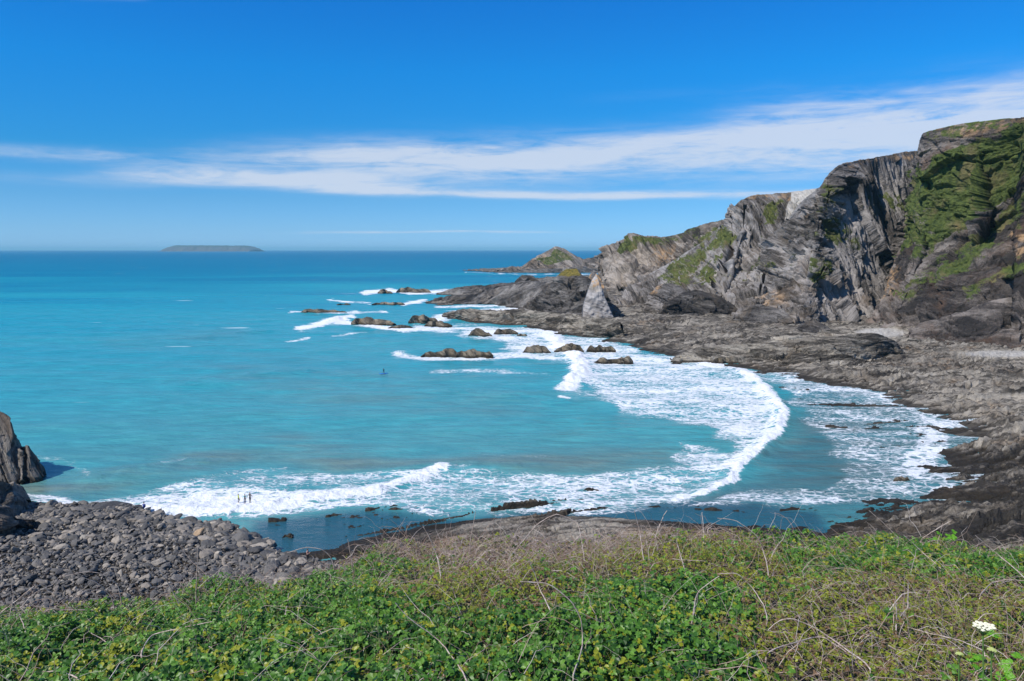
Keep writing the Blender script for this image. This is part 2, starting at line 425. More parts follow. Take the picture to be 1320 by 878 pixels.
# --- foreshore mesh
M_SHORE = rock_mat('shore_rock', ((0.035, 0.031, 0.026), (0.15, 0.13, 0.105), (0.29, 0.26, 0.215), (0.18, 0.135, 0.09)), 1.3, True, bump=1.0, crev=0.9)
pxs = np.concatenate([np.arange(-620, -20, 7.0), np.arange(-20, 1340, 1.35), np.arange(1340, 1900, 7.0)])
pys = np.concatenate([np.arange(341, 360, 0.35), np.arange(360, 500, 0.55), np.arange(500, 730, 0.9), np.arange(730, 1150, 5.0)])
PX, PY, G = px_grid(pxs, pys)
H, S, info = shore_height(G[..., 0], G[..., 1])
H = np.maximum(H, -4.0)
G[..., 2] = H
fq = grid_faces(*H.shape)
hv = H.ravel(); keep = hv[fq].max(1) > -1.2
fq = fq[keep]
G[..., 2] = H; PX, PY = to_px(G)
pebA = sstep(0, 7, 7 - np.hypot((PX - 1135) / 9.0, (PY - 429) / 1.7)) + sstep(0, 7, 7 - np.hypot((PX - 1290) / 14.0, (PY - 456) / 1.2))
pebA = np.clip(pebA, 0, 1)
kelp = sstep(560, 640, PY) * 0.7 * (1 - 0.9 * sstep(540, 620, PX) * sstep(930, 860, PX) * sstep(655, 665, PY)) + 0.4 * sstep(1.2, 0.2, H)
pale = sstep(500, 470, PY) * 0.15 + sstep(470, 520, PY) * sstep(1050, 1150, PX) * sstep(590, 545, PY) * 0.6
pale = pale - (info['isb'] * 0.5) + 0.7 * sstep(660, 668, PY) * sstep(700, 690, PY) * sstep(560, 640, PX) * sstep(880, 820, PX)
def compact(V, Fq, attrs):
    used = np.unique(Fq); mp = np.full(len(V), -1); mp[used] = np.arange(len(used))
    return V[used], mp[Fq], {k: a.ravel()[used] for k, a in attrs.items()}
V_, F_, A_ = compact(G.reshape(-1, 3), fq, dict(s=S, grass=H * 0, pale=pale + pebA * 2.2, dark=kelp * 0.75, rust=sstep(0.25, 0.6, fbm(G[..., 0] * 0.05, G[..., 1] * 0.05, 0, 3, 61)) * 0.25))
tag(np_mesh('foreshore', V_, F_, M_SHORE, True, A_), kind='structure')

# ------------------------------------------------------------------ sea
def stroke(PX, PY, pts, wpx, k=1.0, ys=2.5):
    pts = [(p[0], p[1] * ys) for p in pts]
    d, t = line_d(PX, PY * ys, pts)
    return k * np.exp(-(d / wpx) ** 2)
def area(PX, PY, pts, soft, k=1.0, ys=2.5):
    return k * sstep(-soft, soft, poly_sd(PX, PY * ys, [(p[0], p[1] * ys) for p in pts]))

CREST = [(905, 468), (940, 473), (975, 490), (1000, 517), (1009, 542), (1000, 562), (975, 584), (950, 603), (940, 620), (905, 636), (868, 648)]
CREST2 = [(150, 652), (230, 655), (300, 656), (350, 650), (420, 641), (480, 634), (525, 620), (570, 606)]
CREST3 = [(705, 428), (725, 445), (745, 462), (750, 478), (738, 492), (732, 500)]
pxs = np.concatenate([np.arange(-3200, -700, 60.0), np.arange(-700, -20, 6.0), np.arange(-20, 1340, 1.6), np.arange(1340, 2000, 8.0), np.arange(2000, 4600, 60.0)])
pys = np.concatenate([[322.62, 322.8, 323.0, 323.3, 323.6], np.arange(324, 345, 0.5), np.arange(345, 740, 0.75), np.arange(740, 1300, 8.0)])
PX, PY, G = px_grid(pxs, pys)
wx, wy = G[..., 0], G[..., 1]
near = sstep(1200, 250, wy)
wf = fbm(wx * 0.03, wy * 0.03, 0, 3, 71) * 7
def fwarp(a): return PX + a * 1.6 * fbm(wx * 0.03, wy * 0.06, 0, 4, 72), PY + a * 0.45 * fbm(wx * 0.05, wy * 0.08, 5, 4, 73)
QX, QY = fwarp(14)
foam = np.zeros(PX.shape)
def addf(a):
    global foam
    foam = np.maximum(foam, a)
# big surf fan on the right of the bay
addf(area(QX, QY, [(735, 470), (760, 455), (830, 462), (900, 470), (950, 477), (990, 505), (1008, 540), (995, 565), (960, 590), (940, 570), (905, 553), (850, 540), (790, 532), (760, 500), (735, 488)], 14, 0.66))
addf(area(QX, QY, [(860, 470), (950, 477), (1000, 510), (1008, 545), (985, 575), (950, 600), (945, 570), (925, 530), (880, 500)], 18, 0.71))
addf(area(QX, QY, [(640, 436), (700, 430), (800, 445), (840, 458), (770, 478), (690, 462), (645, 450)], 10, 0.72))
addf(area(QX, QY, [(930, 596), (945, 605), (938, 625), (870, 648), (780, 645), (700, 628), (830, 610)], 14, 0.64))
addf(area(QX, QY, [(880, 570), (960, 585), (945, 612), (900, 606), (870, 590)], 12, 0.60))
addf(stroke(QX * 0.3 + PX * 0.7, QY * 0.3 + PY * 0.7, CREST, 10, 1.15))
addf(stroke(QX * 0.3 + PX * 0.7, QY * 0.3 + PY * 0.7, [(p[0] - 12, p[1]) for p in CREST[2:8]], 20, 0.80))
# spent foam between fan and shore
addf(area(QX, QY, [(955, 474), (1040, 480), (1130, 495), (1210, 528), (1300, 545), (1300, 600), (1260, 640), (1160, 652), (1090, 650), (1000, 655), (900, 655), (960, 628), (1060, 632), (1085, 600), (1060, 570), (1020, 530), (1010, 505)], 12, 0.53))
addf(area(QX, QY, [(1180, 540), (1230, 550), (1228, 600), (1190, 630), (1170, 600)], 14, 0.72))
addf(stroke(QX, QY, [(1000, 655), (1100, 640), (1180, 622)], 18, 0.45))
# near strip
addf(area(QX, QY, [(30, 640), (110, 645), (200, 622), (330, 606), (480, 604), (600, 604), (760, 609), (850, 600), (900, 600), (900, 655), (700, 664), (560, 664), (480, 655), (330, 668), (240, 668), (150, 655), (40, 655)], 14, 0.58))
addf(area(QX, QY, [(170, 636), (260, 632), (400, 632), (520, 618), (570, 605), (545, 625), (440, 645), (340, 660), (240, 668), (150, 655)], 14, 0.80))
addf(stroke(QX * 0.4 + PX * 0.6, QY * 0.4 + PY * 0.6, CREST2, 17, 1.1))
addf(area(QX, QY, [(560, 655), (850, 645), (1000, 655), (900, 662), (650, 668)], 12, 0.52))
addf(stroke(QX, QY, [(40, 588), (75, 595), (110, 615)], 12, 0.42)); addf(stroke(QX, QY, [(25, 640), (70, 645), (140, 652)], 16, 0.72))
addf(stroke(QX, QY, [(200, 600), (235, 595)], 7, 0.45)); addf(stroke(QX, QY, [(620, 585), (680, 590)], 10, 0.42))
# reef foam
for pts, w_, k in [([(385, 424), (430, 414), (470, 419), (520, 425), (600, 424)], 9, 1.05), ([(425, 413), (450, 409)], 9, 1.2), ([(540, 423), (620, 424), (700, 430)], 16, 0.8),
                   ([(560, 412), (590, 404), (680, 398), (712, 396)], 12, 1.0), ([(600, 428), (680, 440), (740, 452)], 18, 0.74), ([(515, 458), (545, 462), (600, 462), (660, 458), (720, 462)], 11, 0.85),
                   ([(470, 378), (500, 374), (530, 378), (580, 375), (600, 373)], 7, 1.05), ([(425, 387), (445, 389), (480, 390)], 4, 0.95), ([(520, 392), (545, 388)], 6, 1.1), ([(375, 402), (440, 403), (495, 402)], 4, 0.8),
                   ([(600, 351), (660, 353), (720, 354)], 3, 0.6), ([(560, 396), (640, 394), (700, 397)], 5, 0.8), ([(370, 440), (400, 437)], 4, 0.8), ([(425, 433), (470, 428)], 3, 0.7), ([(560, 478), (640, 478), (700, 482)], 9, 0.62),
                   (CREST3, 15, 1.3), ([(725, 513), (732, 514)], 6, 1.2), ([(700, 423), (720, 440), (742, 456)], 20, 0.9), ([(745, 505), (800, 520), (860, 535)], 16, 0.55), ([(790, 460), (900, 475)], 22, 0.78),
                   ([(880, 510), (960, 530)], 22, 0.78), ([(600, 430), (690, 426)], 14, 0.9), ([(470, 350), (600, 345)], 2.0, 0.3), ([(960, 472), (1060, 492)], 10, 0.6), ([(770, 352), (715, 358)], 3, 0.7)]:
    addf(stroke(QX * 0.3 + PX * 0.7, QY * 0.3 + PY * 0.7, pts, w_, k))
addf(stroke(QX * 0.4 + PX * 0.6, QY * 0.4 + PY * 0.6, [(700, 428), (722, 434), (775, 440), (805, 447), (822, 456), (868, 462), (900, 469), (945, 478), (985, 485), (1040, 492), (1075, 501), (1120, 505), (1150, 517), (1180, 533), (1215, 549), (1215, 575), (1205, 600)], 13, 0.66))
foam = np.where(foam < 1.0, foam * (1 + sstep(0.25, 0.5, foam) * (0.26 * fbm(wx * 0.035, wy * 0.09, 0, 4, 91) + 0.12 * fbm(wx * 0.15, wy * 0.3, 0, 3, 92) - 0.02)), foam)
# wave shapes
sw = 0.24 * np.sin(wy * 0.20 + 0.05 * wx + 2.0 * fbm(wx * 0.01, wy * 0.01, 0, 2, 75)) + 0.14 * np.sin(wy * 0.33 - 0.12 * wx + 1.0 + 2 * fbm(wx * 0.015, wy * 0.015, 3, 2, 76))
def wline(pts): return at_z(np.array([p[0] for p in pts]), np.array([p[1] for p in pts]), 0.0)[:, :2]
def crest(pts, amp, wd, seed):
    d, t = line_d(wx + wf * 0.25, wy + wf * 0.25, wline(pts))
    return amp * np.exp(-(d / wd) ** 2) * np.sin(np.pi * np.clip(t, 0.02, 0.98)) ** 0.5 * (1 + 0.5 * fbm(wx * 0.25, wy * 0.25, 0, 3, seed))
zs = sw * (0.4 + 0.6 * near) + crest(CREST, 0.95, 2.4, 81) + crest(CREST2, 0.75, 2.2, 82) + crest(CREST3, 1.5, 4.0, 83) + crest([(420, 416), (440, 411), (455, 413)], 2.0, 5, 84)
for pts, a, wd in [([(60, 640), (160, 610), (240, 596), (320, 590)], 0.55, 5.0), ([(420, 600), (520, 604), (640, 600), (760, 604)], 0.45, 4.5), ([(200, 500), (330, 482), (450, 478)], 0.45, 8), ([(560, 500), (700, 515)], 0.5, 6), ([(180, 440), (300, 430), (380, 424)], 0.5, 9), ([(700, 520), (735, 515)], 0.5, 4)]:
    zs = zs + crest(pts, a, wd, 86)
zs = zs + np.clip(foam - 0.5, 0, 1) * fbm(wx * 0.45, wy * 0.45, 0, 4, 88) * 0.5 * near
far = sstep(160, 1500, wy)
G[..., 2] = np.where(wy < 2500, zs, 0.0)
shal = area(QX, QY, [(1010, 480), (1120, 490), (1320, 530), (1320, 660), (1100, 670), (860, 665), (960, 620), (1030, 560)], 25, 0.50)
silt = stroke(QX, QY, [(60, 625), (200, 605), (300, 590)], 40, 0.75) + stroke(QX, QY, [(380, 575), (500, 600), (700, 598), (850, 590)], 50, 0.7) + stroke(QX, QY, [(330, 480), (500, 505), (640, 520)], 60, 0.42) + stroke(QX, QY, [(1000, 590), (1080, 560), (1060, 610)], 40, 0.6) + stroke(QX, QY, [(160, 440), (300, 430)], 30, 0.3)
silt = np.clip(silt * 1.15 + 0.30 * sstep(430, 640, PY), 0, 1)
reefd = area(QX, QY, [(330, 672), (480, 660), (620, 664), (900, 650), (1060, 655), (1070, 700), (300, 720)], 16, 1.0)
reefd = np.maximum(reefd, shal); silt = np.clip(silt + shal * 1.2, 0, 1)

M_SEA, nt, b, out = new_mat('sea_water')
P = nt.pos(); sp = nt.new('ShaderNodeSeparateXYZ'); nt.put(sp.inputs[0], P)
dist = nt.m('SQRT', nt.m('ADD', nt.m('MULTIPLY', sp.outputs[0], sp.outputs[0]), nt.m('MULTIPLY', sp.outputs[1], sp.outputs[1])))
ld = nt.m('LOGARITHM', dist, 10.0)
big = nt.noise(nt.vmul(P, (0.3, 1.0, 1.0)), 0.006, 5, 0.6)
ldn = nt.m('ADD', ld, nt.m('MULTIPLY', nt.m('SUBTRACT', big, 0.5), 1.3))
c = nt.ramp(nt.m('DIVIDE', nt.m('SUBTRACT', ldn, 2.0), 2.4), [(0.0, (0.085, 0.35, 0.355)), (0.16, (0.048, 0.37, 0.41)), (0.34, (0.012, 0.33, 0.42)), (0.48, (0.001, 0.20, 0.34)), (0.72, (0.0, 0.15, 0.30)), (1.0, (0.0, 0.14, 0.32))])
c = nt.mix(nt.m('MULTIPLY', nt.attr('silt'), nt.ss(0.3, 0.7, nt.noise(nt.vmul(P, (0.35, 1.2, 1)), 0.05, 5, 0.6))), c, (0.165, 0.225, 0.19))
c = nt.mix(nt.m('MULTIPLY', nt.attr('reef'), 0.85), c, (0.012, 0.055, 0.095))
rip = nt.noise(nt.vmul(P, (0.45, 1.5, 1.0)), 0.22, 6, 0.65)
c = nt.mix(nt.ss(0.35, 0.7, rip), nt.mix(0.36, c, (0.01, 0.09, 0.12)), c)
# foam : lacy network that closes up where the foam is dense
fv = nt.attr('foam')
wn = nt.new('ShaderNodeTexNoise'); nt.put(wn.inputs['Vector'], P); wn.inputs['Scale'].default_value = 0.5; wn.inputs['Detail'].default_value = 4
off = nt.new('ShaderNodeVectorMath', operation='MULTIPLY_ADD'); nt.put(off.inputs[0], wn.outputs['Color']); off.inputs[1].default_value = (2.4, 2.4, 0); nt.put(off.inputs[2], nt.vmul(P, (1, 1, 0)))
Pw = nt.vmul(off.outputs[0], (0.55, 1.0, 1.0))
v1 = nt.vor(Pw, 0.8, 'DISTANCE_TO_EDGE'); v2 = nt.vor(Pw, 2.0, 'DISTANCE_TO_EDGE')
lace = nt.m('ADD', nt.m('MULTIPLY', v1, 1.25), nt.m('MULTIPLY', v2, 0.6))
fn = nt.noise(nt.vmul(P, (0.4, 1.0, 1)), 0.25, 6, 0.68, 0.4)
thr = nt.m('ADD', nt.m('MULTIPLY', lace, 1.05), nt.m('SUBTRACT', nt.m('MULTIPLY', fn, 1.25), 0.17))
ff = nt.m('SUBTRACT', nt.m('MULTIPLY', fv, 1.28), nt.m('ADD', thr, -0.02))
fm = nt.m('POWER', nt.ss(-0.12, 0.30, ff), 1.15)
fm = nt.m('MULTIPLY', fm, nt.ss(0.12, 0.3, fv))
# scattered whitecaps out at sea
wc = nt.noise(nt.vmul(P, (0.22, 1.0, 1)), 0.07, 4, 0.6)
wc2 = nt.noise(nt.vmul(P, (0.4, 1.0, 1)), 0.012, 3, 0.5)
wcm = nt.m('MULTIPLY', nt.ss(1.9, 2.6, ld), nt.m('MULTIPLY', nt.ss(0.69, 0.75, nt.m('ADD', wc, nt.m('MULTIPLY', nt.m('SUBTRACT', wc2, 0.5), 0.35))), 0.6))
fm = nt.m('MAXIMUM', fm, wcm)
thin = nt.m('MULTIPLY', nt.ss(0.2, 0.9, fv), nt.m('ADD', nt.m('MULTIPLY', nt.ss(0.35, 0.75, nt.noise(nt.vmul(P, (0.5, 1, 1)), 0.4, 5)), 0.45), 0.05))
c = nt.mix(thin, c, (0.36, 0.55, 0.62))
c = nt.mix(fm, c, (0.80, 0.83, 0.86))
nt.l.new(c, b.inputs['Base Color'])
nt.put(b.inputs['Roughness'], nt.m('ADD', nt.m('MULTIPLY', fm, 0.5), nt.m('ADD', nt.m('MULTIPLY', nt.ss(2.4, 3.3, ld), 0.2), 0.16))); nt.put(b.inputs['IOR'], nt.m('SUBTRACT', 1.33, nt.m('MULTIPLY', nt.ss(2.35, 3.2, ld), 0.19)))
nt.put(b.inputs['Specular IOR Level'], nt.m('SUBTRACT', nt.m('SUBTRACT', 0.36, nt.m('MULTIPLY', nt.ss(2.3, 3.1, ld), 0.26)), nt.m('MULTIPLY', fm, 0.08)))
wv = nt.m('ADD', nt.noise(nt.vmul(P, (0.6, 1.3, 1)), 0.35, 6, 0.62), nt.m('MULTIPLY', nt.noise(nt.vmul(P, (0.5, 1.0, 1)), 0.06, 3), 2.2))
nrm = nt.bump(wv, 0.75, 0.8)
nrm = nt.bump(nt.m('MULTIPLY', fm, nt.noise(P, 1.2, 5, 0.7)), 0.8, 0.5, nrm)
nt.l.new(nrm, b.inputs['Normal'])
sea = np_mesh('sea', G.reshape(-1, 3), grid_faces(*PX.shape), M_SEA, True, dict(foam=foam, silt=silt, reef=reefd))
tag(sea, kind='structure')

# ------------------------------------------------------------------ lofted rock masses
def interp_st(st, u):
    st = np.asarray(st, float); n = len(st)
    t = u * (n - 1); i = np.clip(np.floor(t).astype(int), 0, n - 2); f = (t - i)[:, None]
    p0 = st[np.clip(i - 1, 0, n - 1)]; p1 = st[i]; p2 = st[i + 1]; p3 = st[np.clip(i + 2, 0, n - 1)]
    lin = p1 + (p2 - p1) * f
    cat = 0.5 * ((2 * p1) + (-p0 + p2) * f + (2 * p0 - 5 * p1 + 4 * p2 - p3) * f ** 2 + (-p0 + 3 * p1 - 3 * p2 + p3) * f ** 3)
    return 0.5 * lin + 0.5 * cat

def smooth_normals(P):
    du = np.gradient(P, axis=1); dv = np.gradient(P, axis=0)
    N = np.cross(du, dv); N /= np.linalg.norm(N, axis=-1, keepdims=True) + 1e-9
    return N

def loft(name, st, nu, nv, mat, smode=(0.0, 1.0, 0.0), amp=1.0, scale=1.0, bulge=0.0, back='plateau', top_fix=0.12, masks=None, seed=0, setz=-2.0, fold=None, backlen=150.0, prof=None, parent=None, detail=1.0):
    """st rows: base px, base py, base z, rim px, rim py, rim depth offset"""
    base, rim = [], []
    for bx, by, bz, rx, ry, ro in st:
        Bp = at_z(bx, by, bz); base.append(Bp); rim.append(at_y(rx, ry, Bp[1] + ro))
    u = np.linspace(0, 1, nu)
    base = interp_st(base, u); rim = interp_st(rim, u)
    base[:, 2] = np.minimum(base[:, 2], setz)
    v = np.linspace(0, 1, nv)[:, None, None]
    a = v ** 0.9
    if prof is not None: hz = np.interp(v[..., 0], [p[0] for p in prof], [p[1] for p in prof])[..., None]
    else: hz = v
    Pf = base[None] * (1 - a) + rim[None] * a
    Pf[..., 2] = (base[None, :, 2] * (1 - hz[..., 0]) + rim[None, :, 2] * hz[..., 0])
    H0 = rim[:, 2] - base[:, 2]
    # push the belly of the face out towards the sea
    N = smooth_normals(Pf)
    if N[..., 1].mean() > 0: N = -N
    Pf += N * (bulge * np.sin(np.pi * v ** 0.8)) * H0[None, :, None]
    if back == 'plateau':
        nb = max(8, nv // 8); vb = (np.linspace(0, 1, nb + 1)[1:] ** 1.6)[:, None, None]
        ctr = rim.mean(0); d = np.array([0.45, 0.9, 0.0]); Pb = rim[None] + d * vb * backlen
        Pb[..., 2] += -vb[..., 0] * backlen * 0.04
    else:
        nb = max(6, nv // 2); vb = np.linspace(0, 1, nb + 1)[1:][:, None, None]
        dd = np.maximum((rim[:, 1] - base[:, 1]), 0.3); bb = rim.copy(); bb[:, 1] += dd * 1.1; bb[:, 2] = base[:, 2]
        Pb = rim[None] * (1 - vb) + bb[None] * vb; Pb[..., 2] = rim[None, :, 2] + (bb[None, :, 2] - rim[None, :, 2]) * vb[..., 0] ** 1.5
    Pall = np.concatenate([Pf, Pb], 0)
    N = smooth_normals(Pall)
    if N[:nv, :, 1].mean() > 0: N = -N
    x, y, z = Pall[..., 0], Pall[..., 1], Pall[..., 2]
    k = scale
    wpx = fbm(x * 0.011 * k, y * 0.011 * k, z * 0.011 * k, 2, 101 + seed) + 0.06 * fbm(x * 0.09 * k, y * 0.09 * k, z * 0.09 * k, 2, 102 + seed)
    if fold: s = fold(x, y, z) + wpx * 5 / k
    else: s = smode[0] * x + smode[1] * z + smode[2] * y + wpx * 6 / k
    L = 1.0 / k
    disp = fbm(x * 0.022 * k, y * 0.022 * k, z * 0.022 * k, 2, 111 + seed) * 5.5 * L
    disp += strata1(s * k * 0.5, seed) * 2.8 * L * detail
    wx_ = fbm(x * 0.06 * k, y * 0.06 * k, z * 0.06 * k, 2, 113 + seed) * 0.25
    fa, slab = facets(x * 0.026 * k + wx_, y * 0.022 * k, s * 0.055 * k + wx_, 133 + seed)
    disp += fa * 6.5 * L * detail
    fb_, fbv = facets(x * 0.075 * k + wx_, y * 0.07 * k, s * 0.15 * k, 134 + seed)
    disp += fb_ * 3.0 * L * detail
    fc_, _v = facets(x * 0.22 * k, y * 0.22 * k, s * 0.42 * k + wx_, 135 + seed)
    disp += fc_ * 1.5 * L * detail
    fd_, _v = facets(x * 0.6 * k, y * 0.6 * k, s * 1.1 * k, 136 + seed)
    disp += fd_ * 0.55 * L
    disp -= 2.2 * L * sstep(0.05, 0.0, np.abs(noise(x * 0.012 * k, y * 0.012 * k, s * 0.085 * k, 137 + seed)))
    slab = slab * 0.6 + fbv * 0.4
    vv = np.concatenate([np.linspace(0, 1, nv), np.linspace(1, 2, Pall.shape[0] - nv)])[:, None]
    att = np.clip(np.abs(vv - 1) / top_fix, 0.12, 1) if back == 'plateau' else np.clip(np.abs(vv - 1) / top_fix, 0.3, 1)
    if back == 'plateau': att = np.where(vv > 1, 0.12 + 0 * vv, att)
    Pd = Pall + N * (disp * att * amp)[..., None]
    pxx, pyy = to_px(Pd)
    A = dict(s=s, grass=0 * x, pale=(slab - 0.5) * 0.9, rust=0 * x, dark=0 * x)
    wn_ = fbm(x * 0.05 * k, y * 0.05 * k, z * 0.05 * k, 4, 151 + seed)
    if masks:
        for key, pts, soft, kk in masks:
            sdv = poly_sd(pxx + wn_ * soft * 1.6, pyy + wn_ * soft * 1.2, pts)
            q_ = kk * sstep(-soft * 0.6, soft * 0.6, sdv); A[key] = A[key] + q_ if key == 'pale' else np.maximum(A[key], q_)
    if back == 'plateau': A['grass'] = np.maximum(A['grass'], np.where(vv > 1.0, 0.9, 0))
    # ledges that face up hold some turf
    N2 = smooth_normals(Pd); N2 = np.where((N2[..., 2:3].mean() < 0), -N2, N2)
    A['up'] = N2[..., 2]
    if back == 'plateau':
        A['grass'] = A['grass'] + 0.27 * sstep(8, 22, z) * sstep(-0.3, 0.3, fbm(x * 0.015, y * 0.015, z * 0.02, 3, 161 + seed))
    if parent != 'raw':
        A['grass'] = A['grass'] + (0.25 * sstep(0.6, 0.95, np.abs(N2[..., 2])) * (z > 14) if back == 'plateau' else 0)
    fq = grid_faces(Pd.shape[0], Pd.shape[1])
    fq = fq[:, ::-1] if True else fq
    return np_mesh(name, Pd.reshape(-1, 3), fq, mat, True, A)

GREY = ((0.036, 0.031, 0.027), (0.128, 0.113, 0.100), (0.255, 0.235, 0.220), (0.175, 0.125, 0.080))
DARKB = ((0.030, 0.026, 0.024), (0.095, 0.080, 0.070), (0.19, 0.165, 0.145), (0.15, 0.085, 0.05))
BROWN = ((0.045, 0.038, 0.032), (0.145, 0.12, 0.10), (0.27, 0.235, 0.20), (0.21, 0.145, 0.09))
M_A = rock_mat('cliff_dark_rock', DARKB, 0.8, grass_cols=((0.028, 0.046, 0.010), (0.090, 0.115, 0.024)))
M_B = rock_mat('cliff_grey_rock', GREY, 0.7)
M_D = rock_mat('cliff_brown_rock', BROWN, 0.6)
M_O = rock_mat('outcrop_rock', ((0.04, 0.036, 0.034), (0.11, 0.10, 0.092), (0.20, 0.185, 0.17), (0.17, 0.13, 0.09)), 1.2, grass_cols=((0.10, 0.09, 0.02), (0.20, 0.15, 0.03)))

# near cliff on the right
foldA = lambda x, y, z: z * 0.86 - x * 0.52 - 0.1 * y + 10 * np.abs(((z * 0.5 + x * 0.3) / 38.0) % 2 - 1)
GA = [('grass', [(1186, 205), (1230, 190), (1330, 165), (1330, 205), (1280, 265), (1235, 285), (1180, 320), (1140, 335), (1150, 290)], 14, 0.85),
      ('grass', [(1180, 215), (1215, 205), (1240, 235), (1225, 270), (1185, 275)], 8, 1.0),
      ('grass', [(1215, 250), (1310, 195), (1330, 190), (1330, 205), (1260, 280), (1170, 320)], 8, 0.95),
      ('grass', [(1150, 380), (1210, 330), (1260, 300), (1330, 240), (1330, 262), (1240, 345), (1170, 395)], 8, 0.55),
      ('grass', [(1240, 375), (1330, 330), (1330, 345), (1250, 390)], 6, 0.6),
      ('grass', [(1185, 165), (1330, 145), (1330, 160), (1190, 182)], 6, 0.35),
      ('rust', [(1105, 330), (1150, 330), (1160, 380), (1120, 395)], 10, 0.7), ('rust', [(1195, 165), (1330, 148), (1330, 165), (1240, 175)], 8, 0.6), ('rust', [(1300, 300), (1330, 290), (1330, 330), (1310, 330)], 6, 0.8),
      ('pale', [(1200, 295), (1290, 240), (1300, 260), (1215, 330)], 8, 0.4), ('pale', [(1110, 360), (1145, 370), (1140, 415), (1105, 415)], 8, 0.45),
      ('dark', [(1270, 240), (1330, 210), (1330, 440), (1180, 440), (1160, 410), (1240, 330)], 16, 0.35)]
ST_A = [(1150, 404, 6, 1215, 215, 120), (1125, 408, 6, 1194, 197, 80), (1108, 414, 5, 1183, 194, 55), (1135, 420, 5, 1190, 172, 48), (1175, 424, 5, 1222, 164, 46), (1215, 430, 5, 1262, 159, 50), (1260, 438, 4, 1298, 154, 55),
        (1300, 445, 4, 1325, 150, 60), (1360, 447, 4, 1370, 146, 65), (1450, 452, 4, 1440, 135, 60), (1600, 462, 4, 1560, 118, 60), (1800, 475, 4, 1760, 100, 60)]
tag(loft('cliff', ST_A, 1150, 520, M_A, amp=1.0, scale=0.85, bulge=-0.10, masks=GA, seed=1, fold=foldA, detail=0.75, prof=[(0, 0), (0.3, 0.34), (0.6, 0.58), (0.85, 0.86), (1, 1)], backlen=260), kind='structure')

# middle cliff, grey slabs
foldB = lambda x, y, z: z * 0.55 + x * 0.62 + 22 * np.abs(((x * 0.8 - z * 0.5) / 42.0) % 2 - 1)
GB = [('grass', [(1045, 330), (1075, 335), (1075, 355), (1050, 370), (1040, 350)], 7, 0.6), ('grass', [(1060, 285), (1085, 280), (1100, 300), (1080, 320), (1065, 305)], 6, 0.7),
      ('grass', [(1065, 240), (1110, 245), (1150, 240), (1170, 270), (1120, 280), (1070, 270)], 12, 0.42), ('grass', [(960, 330), (1000, 330), (1000, 350), (965, 352)], 8, 0.5), ('grass', [(1085, 310), (1110, 300), (1108, 320), (1090, 322)], 5, 0.6),
      ('pale', [(1070, 270), (1100, 262), (1125, 285), (1105, 380), (1065, 400), (1040, 330)], 12, 0.6), ('pale', [(1010, 330), (1050, 320), (1055, 370), (1015, 360)], 10, 0.7), ('pale', [(1120, 225), (1175, 205), (1165, 260), (1140, 270)], 8, 0.5),
      ('dark', [(1060, 235), (1130, 222), (1120, 245), (1062, 258)], 6, 0.5), ('rust', [(1090, 203), (1185, 192), (1185, 202), (1090, 215)], 4, 0.6), ('dark', [(1040, 305), (1060, 305), (1072, 330), (1055, 335)], 5, 0.6),
      ('rust', [(960, 375), (1010, 370), (1020, 395), (965, 400)], 10, 0.5)]
ST_B = [(905, 404, 5, 985, 300, 120), (940, 408, 5, 1012, 285, 100), (965, 412, 5, 1030, 262, 90), (990, 416, 5, 1046, 250, 90), (1020, 419, 5, 1058, 242, 90), (1045, 418, 5, 1066, 229, 88), (1070, 416, 5, 1082, 214, 90),
        (1090, 414, 5, 1110, 206, 100), (1115, 412, 5, 1150, 199, 110), (1160, 408, 5, 1200, 192, 115), (1230, 405, 5, 1260, 185, 120)]
tag(loft('cliff', ST_B, 900, 460, M_B, amp=0.95, scale=0.85, bulge=-0.05, masks=GB, seed=2, fold=foldB, prof=[(0, 0), (0.35, 0.30), (0.7, 0.66), (1, 1)], backlen=260), kind='structure')

# third cliff
foldC = lambda x, y, z: z * 0.4 + x * 0.75 + 16 * np.abs(((x * 0.9 + z * 0.3) / 50.0) % 2 - 1)
GC = [('grass', [(880, 320), (930, 290), (945, 300), (900, 345), (850, 370), (845, 350)], 10, 0.62), ('grass', [(990, 262), (1010, 258), (1000, 290), (985, 290)], 5, 0.6), ('grass', [(905, 350), (915, 340), (925, 355), (900, 365)], 5, 0.8),
      ('rust', [(1018, 246), (1052, 242), (1045, 250), (1025, 262), (1014, 262)], 3, 0.8), ('pale', [(1020, 244), (1056, 240), (1046, 256), (1026, 290), (1012, 292)], 3, 2.2), ('pale', [(950, 255), (1010, 250), (1000, 330), (930, 360)], 14, 0.35),
      ('rust', [(955, 252), (1020, 247), (1015, 254), (955, 260)], 3, 0.6)]
ST_C = [(780, 386, 5, 838, 352, 70), (815, 392, 5, 872, 333, 80), (845, 397, 5, 905, 312, 90), (870, 401, 5, 930, 292, 100), (890, 403, 5, 944, 280, 105), (905, 404, 5, 952, 262, 110), (920, 405, 5, 968, 253, 110), (940, 406, 5, 995, 250, 115),
        (965, 408, 5, 1020, 248, 120), (1000, 408, 5, 1055, 242, 125), (1050, 405, 5, 1110, 236, 130), (1110, 400, 5, 1160, 230, 130)]
tag(loft('cliff', ST_C, 850, 380, M_B, amp=0.95, scale=0.75, bulge=-0.03, masks=GC, seed=3, fold=foldC, backlen=300), kind='structure')

